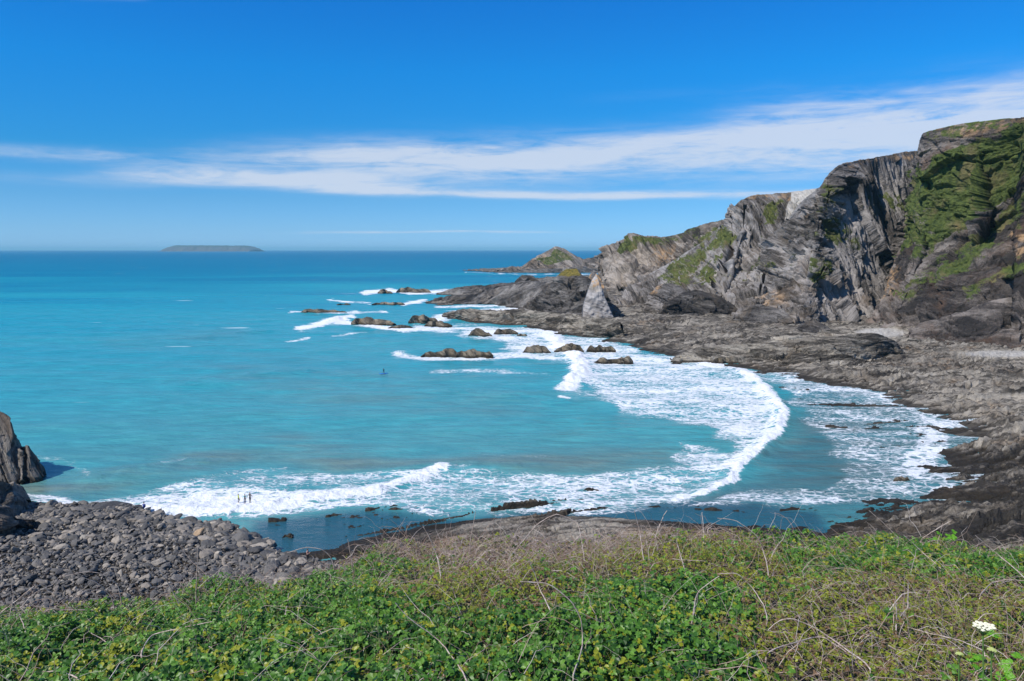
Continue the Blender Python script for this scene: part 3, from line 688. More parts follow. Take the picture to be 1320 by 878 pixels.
# fourth, brown slope running out to the point
foldD = lambda x, y, z: z * 0.45 + x * 0.7 + 14 * np.abs(((x) / 45.0) % 2 - 1)
GD = [('grass', [(806, 306), (815, 303), (850, 307), (856, 312), (822, 320), (803, 330), (795, 325)], 3, 1.1), ('grass', [(850, 306), (910, 288), (900, 300), (860, 318), (840, 325)], 6, 0.5), ('grass', [(900, 300), (950, 280), (950, 310), (880, 340)], 8, 0.6),
      ('rust', [(840, 320), (875, 318), (870, 345), (845, 350)], 8, 0.6), ('pale', [(790, 345), (850, 320), (860, 350), (830, 368), (790, 370)], 10, 0.5)]
ST_D = [(782, 362, 6, 785, 347, 40), (784, 366, 6, 779, 330, 60), (786, 369, 6, 781, 318, 85), (795, 371, 6, 800, 309, 120), (815, 373, 6, 810, 304, 140), (835, 375, 6, 832, 306, 150), (855, 377, 6, 858, 305, 150), (885, 380, 6, 905, 290, 140), (915, 384, 6, 945, 280, 150), (960, 388, 6, 990, 268, 150), (1020, 390, 6, 1060, 255, 150)]
tag(loft('cliff', ST_D, 750, 300, M_D, amp=1.0, scale=0.5, bulge=-0.04, masks=GD, seed=4, fold=foldD, backlen=300), kind='structure')

# far knoll
ST_E = [(648, 350, 2, 652, 347, 15), (668, 350, 2, 672, 343, 30), (684, 350, 2, 687, 333, 45), (698, 350, 2, 700, 327, 55), (710, 350, 2, 712, 320, 60), (716, 350, 2, 718, 317.5, 60), (726, 350, 2, 727, 321, 60), (740, 350, 2, 741, 329, 50), (752, 350, 2, 752, 334, 50), (768, 350, 2, 766, 331, 60), (778, 350, 2, 775, 326, 70), (790, 350, 2, 786, 322, 90), (840, 350, 2, 830, 318, 90)]
GE = [('grass', [(690, 335), (705, 324), (716, 319), (735, 328), (742, 336), (720, 340), (700, 340)], 4, 0.85), ('rust', [(685, 336), (695, 328), (705, 322), (700, 332)], 3, 0.6)]
tag(loft('headland', ST_E, 420, 150, M_D, amp=0.4, scale=0.45, back='mound', masks=GE, seed=5, top_fix=0.3, smode=(0.6, 0.7, 0)), kind='structure')
# low reef finger running out from the knoll
SR = [(640, 351, 0, 641, 350.4, 5), (652, 351, 0, 654, 346.8, 10), (660, 351, 0, 661, 343.5, 12), (666, 351, 0, 668, 347.5, 12), (690, 352, 0, 690, 345.5, 20), (730, 352, 0, 730, 345, 20), (770, 352, 0, 775, 344, 20), (800, 353, 0, 800, 345, 20)]
tag(loft('reef', SR, 260, 60, M_O, amp=0.6, scale=0.5, back='mound', seed=6, top_fix=0.4, smode=(0.2, 1, 0)), kind='structure')

# ------------------------------------------------------------------ rock outcrops at the foot of the cliffs
def outcrop(name, st, lab, cat, nu=180, nv=70, sc_=2.0, amp=1.0, mat=None, masks=None, seed=10, group=None, fold=None, sm=(0.3, 1, 0.2), setz=-1.0, tf=0.35, bulge=0.05, detail=1.0):
    o = loft(name, st, nu, nv, mat or M_O, amp=amp, scale=sc_, back='mound', masks=masks, seed=seed, top_fix=tf, smode=sm, setz=setz, bulge=bulge, fold=fold, detail=detail)
    return tag(o, lab, cat, group)
LOWS = (-0.35, 1, 0.1)
outcrop('rock_outcrop', [(672, 402, 2, 676, 396, 6), (690, 404, 2, 694, 384, 14), (704, 407, 2, 706, 366, 22), (718, 409, 2, 716, 356, 28), (728, 410, 2, 727, 346, 30), (742, 411, 2, 742, 346, 30), (752, 412, 2, 751, 354, 28), (770, 412, 2, 768, 364, 26), (788, 412, 2, 786, 388, 16), (800, 411, 2, 800, 402, 6)],
        'dark layered rock outcrop with an ochre turf cap, beside the triangular slab', 'rock outcrop', 420, 170, 1.1, 0.8, masks=[('grass', [(716, 358), (728, 345), (742, 344), (751, 356), (735, 358)], 4, 0.9), ('dark', [(685, 350), (790, 350), (790, 415), (685, 415)], 8, 0.45)], seed=11, sm=(0.15, 1, 0.1))
# upright triangular slab
FINP = [(751, 411), (752, 396), (756, 382), (760, 370), (764, 360), (769, 353), (774, 366), (780, 384), (787, 400), (792, 411)]
yf = at_z(770, 412, 2)[1] - 7
front = np.array([at_y(px, py, yf + (412 - py) * 0.13) for px, py in FINP])
M_FIN = rock_mat('slab_rock', ((0.12, 0.11, 0.10), (0.27, 0.25, 0.235), (0.36, 0.34, 0.32), (0.33, 0.24, 0.12)), 1.6, bump=0.35, crev=0.1)
nrow = 60; tt_ = np.linspace(0, 1, nrow)
lf = np.array([np.interp(t, [0, .25, .5, .7, .86, 1], [0, 1, 2, 3, 4, 5]) for t in tt_]); rt = np.array([np.interp(t, [0, .25, .55, .85, 1], [9, 8, 7, 6, 5]) for t in tt_])
def pick(a): i = np.clip(np.floor(a).astype(int), 0, 8); f = (a - i)[:, None]; return front[i] * (1 - f) + front[i + 1] * f
Lp, Rp = pick(lf), pick(rt)
ww = np.linspace(0, 1, 40)[None, :, None]
Ff = Lp[:, None] * (1 - ww) + Rp[:, None] * ww
Fn = fbm(Ff[..., 0] * 0.3, Ff[..., 2] * 0.3, 0, 4, 201)
Ff[..., 1] += -1.6 * np.sin(np.pi * ww[..., 0]) ** 0.5 + Fn * 0.9 + (ww[..., 0] * -1.0)
Bk = Ff[:, ::-1].copy(); Bk[..., 1] += 5.5 + 2 * np.sin(np.pi * ww[..., 0]); loop = np.concatenate([Ff, Bk, Ff[:, :1]], 1)
fs = loop[..., 2] + 0.3 * loop[..., 0]
sdp = to_px(loop)
rust_ = (sstep(0, 1, 1 - np.hypot((sdp[0] - 767) / 12, (sdp[1] - 358) / 12)) > 0) * 1.0
tag(np_mesh('rock_slab', loop.reshape(-1, 3), grid_faces(loop.shape[0], loop.shape[1]), M_FIN, True, dict(s=fs, grass=0 * fs, pale=0 * fs + 0.15, rust=rust_ * 0.9, dark=0 * fs)), 'tall pale grey triangular rock slab with orange lichen on its tip', 'rock slab')
outcrop('lichen_crag', [(740, 400, 3, 742, 390, 5), (746, 400, 3, 748, 376, 9), (752, 400, 3, 757, 364, 12), (758, 400, 3, 762, 352, 14), (764, 400, 3, 767, 351, 14), (770, 400, 3, 773, 358, 12), (776, 400, 3, 779, 368, 8), (782, 400, 3, 784, 384, 4)],
        'small crag crusted with orange lichen right behind the triangular slab', 'rock crag', 160, 90, 1.8, 0.6, masks=[('rust', [(740, 340), (785, 340), (785, 368), (740, 385)], 4, 1.2)], seed=12)
outcrop('rock_outcrop', [(548, 391, 0, 549, 388.5, 3), (575, 392, 0, 577, 380, 9), (600, 393, 0, 600, 379.5, 10), (630, 393, 0, 640, 371, 25), (650, 394, 1, 655, 368, 32), (672, 396, 1, 678, 365, 38), (700, 400, 1, 700, 365, 40), (720, 404, 1, 722, 367, 30), (735, 408, 1, 735, 375, 20)],
        'long sloping grey rock spur running out to sea below the dark outcrop', 'rock outcrop', 420, 120, 0.9, 0.55, masks=[('pale', [(620, 372), (720, 366), (720, 390), (640, 388)], 8, 0.25)], seed=13, sm=(-0.45, 1, 0.1))
outcrop('rock_outcrop', [(662, 368, 2, 664, 363, 3), (667, 368, 2, 670, 357.5, 6), (676, 368, 2, 677, 354.5, 8), (686, 368, 2, 686, 355, 8), (693, 368, 2, 692, 359, 6), (697, 368, 2, 697, 364, 3)],
        'rounded black rock hump left of the turf-capped outcrop', 'rock outcrop', 120, 60, 1.0, 0.5, masks=[('dark', [(650, 350), (700, 350), (700, 372), (650, 372)], 3, 0.5)], seed=14)
outcrop('rock_outcrop', [(562, 380, 0, 563, 378, 4), (590, 381, 0, 592, 371, 16), (620, 381, 0, 622, 368, 20), (650, 380, 0, 650, 364.5, 22), (680, 380, 0, 680, 363, 22), (700, 380, 0, 700, 366, 12)],
        'low grey rock tongue behind the long sloping spur', 'rock outcrop', 240, 60, 0.8, 0.5, seed=15, sm=LOWS)
outcrop('rock_outcrop', [(572, 408, 0, 573, 404, 3), (590, 412, 0, 592, 400, 6), (606, 414, 0, 608, 399, 8), (640, 417, 0, 642, 401, 9), (670, 420, 0, 675, 401, 10), (700, 423, 0, 705, 402, 10), (730, 428, 0, 735, 405, 10), (760, 432, 1, 765, 410, 9), (800, 436, 1, 800, 416, 6)],
        'brown ribbed rock ledge reaching left into the surf under the dark outcrop', 'rock outcrop', 420, 90, 1.5, 0.8, mat=M_SHORE, seed=16, sm=(0.1, 1, 0.3))
outcrop('rock_outcrop', [(828, 404, 3, 830, 395, 4), (836, 405, 3, 838, 379, 10), (850, 406, 3, 850, 368, 14), (866, 406, 3, 866, 366, 16), (880, 406, 3, 880, 372, 14), (892, 406, 3, 892, 384, 10), (900, 406, 3, 900, 396, 5)],
        'pale domed rock buttress at the cliff foot, left of the black cave overhang', 'rock outcrop', 200, 100, 1.3, 0.7, mat=M_B, seed=17, masks=[('pale', [(840, 370), (880, 370), (880, 400), (850, 400)], 5, 0.4), ('rust', [(830, 362), (850, 362), (845, 375), (832, 380)], 4, 0.7)])
outcrop('rock_outcrop', [(848, 406, 3, 850, 402, 3), (862, 408, 3, 862, 389, 8), (878, 408, 3, 880, 378, 12), (900, 408, 3, 900, 374, 14), (920, 409, 3, 920, 381, 12), (938, 409, 3, 938, 390, 9), (950, 409, 3, 952, 400, 5)],
        'black rock hump under the folded cliff, right of the pale buttress', 'rock outcrop', 220, 90, 1.3, 0.8, seed=18, masks=[('dark', [(840, 360), (960, 360), (960, 412), (840, 412)], 3, 0.5)])
outcrop('rock_outcrop', [(946, 416, 3, 948, 410, 3), (962, 418, 3, 964, 398, 10), (985, 419, 3, 985, 394, 14), (1010, 420, 3, 1008, 400, 10), (1024, 421, 3, 1022, 411, 5)],
        'smooth dark grey rock hump at the foot of the grey cliff', 'rock outcrop', 180, 70, 1.3, 0.6, seed=19)
outcrop('rock_outcrop', [(1170, 440, 3, 1172, 432, 4), (1190, 443, 3, 1192, 416, 12), (1220, 446, 3, 1222, 408, 18), (1250, 448, 3, 1255, 400, 22), (1290, 450, 3, 1290, 386, 28), (1330, 452, 3, 1330, 378, 30), (1400, 458, 3, 1400, 370, 30), (1500, 465, 3, 1500, 360, 30)],
        'dark curved beds of rock bulging from the base of the right cliff', 'rock outcrop', 420, 150, 1.1, 0.75, mat=M_A, seed=20, fold=lambda x, y, z: z * 0.95 - 0.25 * x + 0.002 * (x - 160) ** 2, masks=[('dark', [(1170, 425), (1330, 415), (1330, 455), (1170, 450)], 6, 0.3)])
outcrop('rock_outcrop', [(1024, 430, 2.5, 1026, 425, 3), (1035, 432, 2.5, 1037, 415, 7), (1050, 433, 2.5, 1050, 412, 8), (1065, 433, 2.5, 1064, 418, 6), (1076, 433, 2.5, 1075, 427, 3)],
        'low brown boulder hump on the shelf in front of the pale pebble patch', 'rock outcrop', 120, 60, 1.8, 0.7, seed=21)
outcrop('rock_ledge', [(865, 466, 0.3, 868, 462, 3), (890, 467, 0.5, 892, 451, 9), (930, 468, 1, 930, 444, 13), (980, 470, 1.5, 980, 438, 15), (1030, 470, 2, 1030, 434, 15), (1080, 469, 2.5, 1080, 431, 15), (1130, 467, 2.5, 1130, 431, 13), (1155, 463, 2.5, 1156, 442, 8), (1165, 460, 2.5, 1166, 454, 4)],
        'long tilted rock ledge with parallel curved beds on the shore shelf', 'rock ledge', 620, 110, 1.4, 0.65, mat=M_SHORE, seed=22, fold=lambda x, y, z: z * 1.6 - 0.05 * x + y * 0.35 + 0.0006 * (x - 60) ** 2)
outcrop('rock_ledge', [(935, 447, 1.5, 938, 443, 3), (980, 444, 2, 984, 434, 8), (1040, 441, 2.5, 1042, 428, 10), (1090, 440, 2.5, 1090, 426, 10), (1110, 440, 2.5, 1108, 432, 5)],
        'shorter upper rock ledge behind the long tilted ledge', 'rock ledge', 320, 60, 1.4, 0.6, mat=M_SHORE, seed=23)

# rocks standing in the sea and surf
M_SR = rock_mat('sea_rock', ((0.05, 0.042, 0.032), (0.15, 0.125, 0.090), (0.25, 0.21, 0.155), (0.20, 0.15, 0.08)), 2.5, bump=1.0)
SEA_R = [(388, 447, 403.5, [398.5, 397.5, 398.5, 400], 'low flat rock alone at the far left of the reefs'),
 (434, 451, 393, [391.2, 391], 'pair-sized tiny reef tip breaking the water behind the flat rocks'),
 (452, 508, 419, [410, 407, 408, 409.5, 412], 'broad brown rock beside the biggest splash of white surf'),
 (500, 534, 423.5, [419.5, 417.5, 417.5, 419], 'low brown rock in foam just right of the broad splash rock'),
 (526, 566, 417, [407, 402.5, 403, 407, 411], 'humped brown rock in the middle of the foaming reef line'),
 (547, 582, 421, [414, 412, 416], 'jagged low rock joined by foam to the ribbed ledge'),
 (487, 506, 378, [373.5, 372.5, 375], 'small rounded rock at the left tip of the farthest reef'),
 (511, 556, 377.5, [370, 368.5, 370.5, 371.5, 373], 'long dark rock of the farthest reef with foam before it'),
 (480, 523, 393, [390.5, 389.2, 389.8], 'flat dark rock awash left of the white spout'),
 (543, 636, 461, [453, 449, 447, 449, 448.5, 448, 450], 'largest sea rock, long brown block standing alone in the bay'),
 (603, 634, 434, [427, 423, 424, 426], 'squat brown rock in foam below the ribbed ledge'),
 (637, 668, 431, [424, 422, 423], 'second squat rock in foam, nearer the shelf'),
 (667, 680, 434, [430, 429.5], 'tiny rock just left of the breaking wave top'),
 (674, 711, 456, [449, 444, 443, 447], 'brown ribbed rock left of the breaking wave'),
 (714, 753, 455, [447, 442, 441.5, 446], 'brown ribbed rock in the middle of the row of three'),
 (756, 794, 453.5, [445, 443, 443.5, 446], 'brown ribbed rock at the right end of the row of three'),
 (767, 816, 469, [462, 459.5, 462, 459, 458], 'low flat rock in white surf in front of the row of three'),
 (752, 771, 633, [628.5, 626.5, 628], 'single small rock in the foam of the near surf'),
 (1151, 1174, 623, [615, 611.5, 614], 'brown boulder in thin foam near the right shore'),
 (917, 945, 469, [462, 459, 461], 'dark round rock at the shelf edge by the surf fan'),
 (1003, 1022, 478, [474, 472], 'small reddish boulder on the pool edge below the long ledge'),
 (364, 377, 694, [690, 688.5], 'small brown rock in the dark pool off the boulder beach'),
 (1040, 1058, 664, [660, 659], 'small dark rock among reefs at the right end of the near pools'),
 (1140, 1176, 448, [444, 443], 'flat slab rock lying on the shelf right of the long ledge')]
for i, (x0, x1, yb, tops, lab) in enumerate(SEA_R):
    n = len(tops); Dm = at_z(x0, yb, 0)[1]; wm = (x1 - x0) / F * Dm
    rr_ = np.random.default_rng(700 + i); ns_ = max(6, int((x1 - x0) / 5)); st = []
    for k in range(ns_ + 1):
        q = k / ns_; tp = np.interp(q, np.linspace(0.06, 0.94, n), tops); hh = (yb - tp) * (0.35 if k in (0, ns_) else 1.0) * rr_.uniform(0.60, 0.98)
        st.append((x0 + (x1 - x0) * q, yb + rr_.uniform(-.3, .5), 0, x0 + (x1 - x0) * q, yb - hh, max(1.0, wm * 0.12) * (0.4 if k in (0, ns_) else 1)))
    outcrop('sea_rock', st, lab, 'rock', max(70, int((x1 - x0) * 3)), 44, 2.8 if wm > 8 else 4.0, 0.85, mat=M_SR, seed=40 + i, setz=-1.2, tf=0.6, sm=(0.5, 0.6, 0.3), group='rocks standing in the surf' if i < 20 else None)

# dark crag on the left of the beach
M_LC = rock_mat('crag_rock', ((0.035, 0.031, 0.028), (0.12, 0.105, 0.09), (0.22, 0.195, 0.165), (0.17, 0.12, 0.08)), 2.2)
outcrop('crag', [(-260, 640, 0, -240, 470, 8), (-150, 638, 0, -140, 490, 8), (-60, 634, 0, -60, 505, 8), (-20, 630, 0, -22, 520, 8), (5, 628, 0, 2, 530, 7), (14, 627, 0, 13, 538, 6), (22, 626, 0, 19, 556, 5), (30, 625, 0, 23, 574, 5), (40, 624, 0, 36, 574, 4), (50, 622, 0, 49, 588, 3), (56, 620, 0, 57, 605, 1.5)],
        'jagged dark crag rising from the sea at the left edge', 'crag', 420, 200, 2.0, 0.55, mat=M_LC, seed=71, sm=(0.8, 0.5, 0.2), tf=0.25)
outcrop('crag', [(-150, 690, 1, -140, 600, 6), (-60, 688, 1, -60, 605, 6), (-20, 682, 1, -20, 618, 5), (-4, 676, 1, -4, 619, 4), (8, 668, 1, 10, 623, 4), (19, 662, 1, 20, 632, 3), (28, 656, 1, 29, 645, 1.5)],
        'black lower crag where the boulder beach begins, under the jagged crag', 'crag', 260, 130, 2.2, 0.45, mat=M_LC, seed=72, sm=(0.8, 0.5, 0.2), masks=[('dark', [(-400, 500), (100, 500), (100, 720), (-400, 720)], 5, 0.35)])
outcrop('crag', [(-120, 715, 2, -110, 660, 4), (-50, 712, 2, -50, 650, 4), (-15, 708, 2, -15, 655, 4), (5, 700, 2, 5, 658, 3), (18, 690, 2, 18, 668, 2), (24, 682, 2, 24, 677, 1)],
        'lowest dark crag foot half buried in boulders at the left edge', 'crag', 200, 90, 2.5, 0.9, mat=M_LC, seed=73)

# ------------------------------------------------------------------ island on the horizon
M_ISL, nt, b, o_ = new_mat('island_land')
P = nt.pos(); sp = nt.new('ShaderNodeSeparateXYZ'); nt.put(sp.inputs[0], P)
f_ = nt.ss(90, 150, nt.m('ADD', sp.outputs[2], nt.m('MULTIPLY', nt.m('SUBTRACT', nt.noise(P, 0.004, 4), 0.5), 120)))
nt.l.new(nt.mix(f_, (0.09, 0.085, 0.08), (0.045, 0.065, 0.035)), b.inputs['Base Color']); b.inputs['Roughness'].default_value = 0.9
YI = 20000.0; IS = [(217, 322.5), (221, 318.5), (228, 316), (240, 315), (260, 315.3), (285, 316.2), (300, 316.8), (312, 316.3), (322, 318), (329, 321), (331, 322.6)]
rid = interp_st([at_y(a, c_, YI) for a, c_ in IS], np.linspace(0, 1, 160)); rid[:, 2] = np.minimum(rid[:, 2], 150 - (rid[:, 0] + 8000) * 0.004) + noise(rid[:, 0] * 0.01, 0, 0, 3) * 6
cols_ = []
for fr, zf in ((-700, 0), (-520, 0.35), (-420, 0.7), (-250, 0.93), (0, 1.0), (400, 0.95), (800, 0.0)):
    q = rid.copy(); q[:, 1] += fr + fbm(rid[:, 0] * 0.004, 0, fr * 0.01, 3, 9) * 150; q[:, 2] = np.maximum(rid[:, 2] * zf, 0) - (4 if zf == 0 else 0); cols_.append(q)
isl = np.array(cols_)
tag(np_mesh('island', isl.reshape(-1, 3), grid_faces(isl.shape[0], isl.shape[1])[:, ::-1], M_ISL, True), kind='structure')

# ------------------------------------------------------------------ boulder beach
def ico(level):
    import bmesh
    bm = bmesh.new(); bmesh.ops.create_icosphere(bm, subdivisions=level, radius=1)
    V = np.array([v.co[:] for v in bm.verts]); Fc = np.array([[v.index for v in f.verts] for f in bm.faces]); bm.free()
    return V, Fc
def rock_shape(V, seed, ang=1.0):
    """rounded block: cube-ish sphere cut by random planes"""
    r = np.random.default_rng(seed); P = V / np.linalg.norm(V, axis=1, keepdims=True)
    rad = np.ones(len(P)) * 1.15
    for k in range(11):
        n = r.normal(size=3); n /= np.linalg.norm(n); d = r.uniform(0.62, 0.95); c_ = P @ n
        rad = np.where(c_ > 0.05, np.minimum(rad, d / np.maximum(c_, 0.05)), rad)
    P = P * rad[:, None]
    P += P * (fbm(P[:, 0] * 1.8, P[:, 1] * 1.8, P[:, 2] * 1.8 + seed, 3, seed) * 0.10 * ang)[:, None]
    return P
def boulder_mat(name):
    m, nt, b, o = new_mat(name)
    P = nt.pos(); r = nt.attr('tone'); oi = nt.new('ShaderNodeObjectInfo').outputs['Random']
    rr = nt.m('FRACT', nt.m('ADD', r, nt.m('MULTIPLY', oi, 1.0)))
    v = nt.m('ADD', nt.m('MULTIPLY', rr, 0.75), nt.m('MULTIPLY', nt.noise(P, 2.0, 5, 0.65), 0.3))
    c = nt.ramp(v, [(0.08, (0.045, 0.043, 0.042)), (0.32, (0.09, 0.086, 0.081)), (0.6, (0.155, 0.143, 0.128)), (0.8, (0.25, 0.215, 0.175)), (0.95, (0.42, 0.37, 0.30))])
    nt.l.new(c, b.inputs['Base Color']); b.inputs['Roughness'].default_value = 0.8
    nt.l.new(nt.bump(nt.noise(P, 5.0, 6, 0.7), 0.7, 0.15), b.inputs['Normal'])
    return m
M_BO = boulder_mat('boulder_stone')
V1, F1 = ico(2); V2, F2 = ico(3)
shapes1 = [rock_shape(V1, 300 + i) for i in range(14)]
bw = wpoly(BEACH)
def rand_rot(n, r, flat=0.35):
    yaw = r.uniform(0, 2 * np.pi, n); p = r.normal(0, flat, n); q = r.normal(0, flat, n)
    cy, sy, cp, sp_, cq, sq = np.cos(yaw), np.sin(yaw), np.cos(p), np.sin(p), np.cos(q), np.sin(q)
    Rz = np.zeros((n, 3, 3)); Rz[:, 0, 0] = cy; Rz[:, 0, 1] = -sy; Rz[:, 1, 0] = sy; Rz[:, 1, 1] = cy; Rz[:, 2, 2] = 1
    Rx = np.zeros((n, 3, 3)); Rx[:, 0, 0] = 1; Rx[:, 1, 1] = cp; Rx[:, 1, 2] = -sp_; Rx[:, 2, 1] = sp_; Rx[:, 2, 2] = cp
    Ry = np.zeros((n, 3, 3)); Ry[:, 1, 1] = 1; Ry[:, 0, 0] = cq; Ry[:, 0, 2] = sq; Ry[:, 2, 0] = -sq; Ry[:, 2, 2] = cq
    return Rz @ Rx @ Ry
# small stones : one mass
r = np.random.default_rng(55)
n = 120000
qx = r.uniform(-130, 60, n); qy = r.uniform(70, 142, n)
ppx, ppy = to_px(np.stack([qx, qy, 0 * qx + 2], -1))
sdv = poly_sd(qx, qy, bw)
k_ = (sdv > 0.3) & (ppx > -130) & (ppx < 470) & (ppy < 850)
qx, qy, sdv = qx[k_], qy[k_], sdv[k_]; n = len(qx)
h_, _, _ = shore_height(qx, qy)
sz = np.exp(r.normal(-1.95, 0.50, n)) * (1 + 0.7 * sstep(16, 3, sdv)); sz = np.clip(sz, 0.07, 0.6)
R_ = rand_rot(n, r, 0.42); ax = np.stack([sz * r.uniform(0.9, 1.9, n), sz * r.uniform(0.75, 1.1, n), sz * r.uniform(0.4, 0.8, n)], -1)
V0, F0 = ico(1)
cen = np.stack([qx, qy, h_ + sz * 0.30 + r.uniform(0, 0.16, n)], -1); tn_ = r.uniform(0, 1, n)
Va, Fa, Ta, o0 = [], [], [], 0
for big, Vb, Fb in ((True, V1, F1), (False, V0, F0)):
    m_ = (sz > 0.19) if big else (sz <= 0.19)
    SH = np.array([rock_shape(Vb, 300 + i) for i in range(14)])[r.integers(0, 14, m_.sum())]
    VV = np.einsum('nij,nkj->nki', R_[m_], SH * ax[m_][:, None]) + cen[m_][:, None]
    Va.append(VV.reshape(-1, 3)); Fa.append((Fb[None] + (np.arange(m_.sum()) * len(Vb))[:, None, None]).reshape(-1, 3) + o0); o0 += len(Va[-1]); Ta.append(np.repeat(tn_[m_], len(Fb)))
tag(np_mesh('beach_stones', np.concatenate(Va), np.concatenate(Fa), M_BO, False, fattrs=dict(tone=np.concatenate(Ta))), 'countless small grey stones covering the beach between the boulders', 'stones', kind='stuff')
print('stones', n); del VV, SH, Va, Fa
# the large boulders, each on its own
protos = []
for i in range(12):
    Vr = rock_shape(V2, 500 + i, 1.2)
    me = bpy.data.meshes.new('boulder'); me.from_pydata([tuple(v) for v in Vr], [], [tuple(int(a) for a in f) for f in F2]); me.materials.append(M_BO)
    at = me.attributes.new('tone', 'FLOAT', 'FACE'); at.data.foreach_set('value', np.full(len(F2), 0.1, np.float32))
    protos.append(me)
def put_boulder(p, size, lab, group=None, me=None, mat=None, squash=(1.25, 0.95, 0.7), name='boulder'):
    me = me or random.choice(protos)
    if mat is not None: me = me.copy(); me.materials.clear(); me.materials.append(mat)
    o = link_mesh(name, me); o.location = (p[0], p[1], p[2]); o.scale = (size * squash[0] * random.uniform(.85, 1.2), size * squash[1] * random.uniform(.85, 1.1), size * squash[2] * random.uniform(.8, 1.15))
    o.rotation_euler = (random.gauss(0, .2), random.gauss(0, .2), random.uniform(0, 6.28))
    return tag(o, lab, 'boulder', group)
spots = []
tries = 0
while len(spots) < 250 and tries < 30000:
    tries += 1
    px, py = random.uniform(-10, 400), random.uniform(648, 775)
    # crowd them along the water's edge and thin them out up the beach
    p0 = at_z(px, py, 0.6); sdq = poly_sd(np.array([p0[0]]), np.array([p0[1]]), bw)[0]
    if sdq < 0.0 or py > 800: continue
    if random.random() > math.exp(-sdq / 9.0) + 0.05: continue
    size = random.uniform(0.45, 1.0) * (1.0 if sdq < 9 else 0.8)
    if any((p0[0] - a) ** 2 + (p0[1] - b_) ** 2 < (0.75 * (size + s_)) ** 2 for a, b_, s_ in spots): continue
    spots.append((p0[0], p0[1], size))
hs_ = shore_height(np.array([s[0] for s in spots]), np.array([s[1] for s in spots]))[0]
for (bx, by, s_), hh in zip(spots, hs_):
    put_boulder((bx, by, max(hh, -0.1) + s_ * 0.30), s_, 'dark grey weathered boulder among many on the boulder beach', 'boulders of the beach')
M_TAN = simple_mat('tan_stone', (0.36, 0.25, 0.15), 0.8, 0.3, 2.0)
p = on_shore(258, 692); put_boulder(p + np.array([0, 0, 0.7]), 0.75, 'tan orange boulder, the only warm coloured one on the beach', mat=M_TAN)
M_PALE = M_BO
p = on_shore(322, 700); put_boulder(p + np.array([-1.2, 0, 0.3]), 1.45, 'biggest flat-topped block at the seaward end of the boulder beach', mat=M_PALE, squash=(1.3, 1.1, 0.75))
p = on_shore(336, 704); put_boulder(p + np.array([0, 0, 0.3]), 1.15, 'dark cracked block at the outermost tip of the boulder beach', squash=(1.1, 1, 0.9))
p = on_shore(312, 692); put_boulder(p + np.array([0, 0, 0.4]), 1.0, 'blocky boulder touching the left side of the biggest block', squash=(1.2, 1, 0.8))
p = on_shore(290, 684); put_boulder(p + np.array([0, 0, 0.3]), 1.0, 'round dark boulder beside the pool, left of the biggest block', squash=(1, 1, 0.9))
p = on_shore(145, 657); put_boulder(p + np.array([0, 0, 0.3]), 1.7, 'long flat boulder at the surf edge of the beach', squash=(1.9, 0.8, 0.5))
M_RUSTB = simple_mat('reddish_stone', (0.26, 0.15, 0.09), 0.8, 0.4, 3.0)

# ------------------------------------------------------------------ people
def skin_mesh(pts, edges, rad, sub=1):
    me = bpy.data.meshes.new('tmp'); me.from_pydata([tuple(p) for p in pts], edges, []); o = bpy.data.objects.new('tmp', me); COL.objects.link(o)
    o.modifiers.new('s', 'SKIN'); s = o.modifiers.new('u', 'SUBSURF'); s.levels = sub; s.render_levels = sub
    for i, rr in enumerate(rad): me.skin_vertices[0].data[i].radius = (rr, rr) if not isinstance(rr, tuple) else rr
    me.skin_vertices[0].data[0].use_root = True
    dg = bpy.context.evaluated_depsgraph_get(); dg.update()
    m2 = bpy.data.meshes.new_from_object(o.evaluated_get(dg)); bpy.data.objects.remove(o); bpy.data.meshes.remove(me)
    return m2
M_SKIN = simple_mat('skin', (0.55, 0.32, 0.24), 0.55, 0.1); M_HAIR = simple_mat('hair', (0.05, 0.03, 0.02), 0.6, 0.2); M_FAIR = simple_mat('fair_hair', (0.32, 0.22, 0.10), 0.6, 0.2)
M_WET = simple_mat('wetsuit', (0.012, 0.013, 0.017), 0.45, 0.2); M_TEAL = simple_mat('teal_fabric', (0.02, 0.42, 0.40), 0.5, 0.1); M_YEL = simple_mat('yellow_fabric', (0.55, 0.62, 0.10), 0.5, 0.1)
M_NAVY = simple_mat('blue_fabric', (0.015, 0.05, 0.28), 0.7, 0.2); M_BLK = simple_mat('black_fabric', (0.015, 0.014, 0.016), 0.8, 0.2)
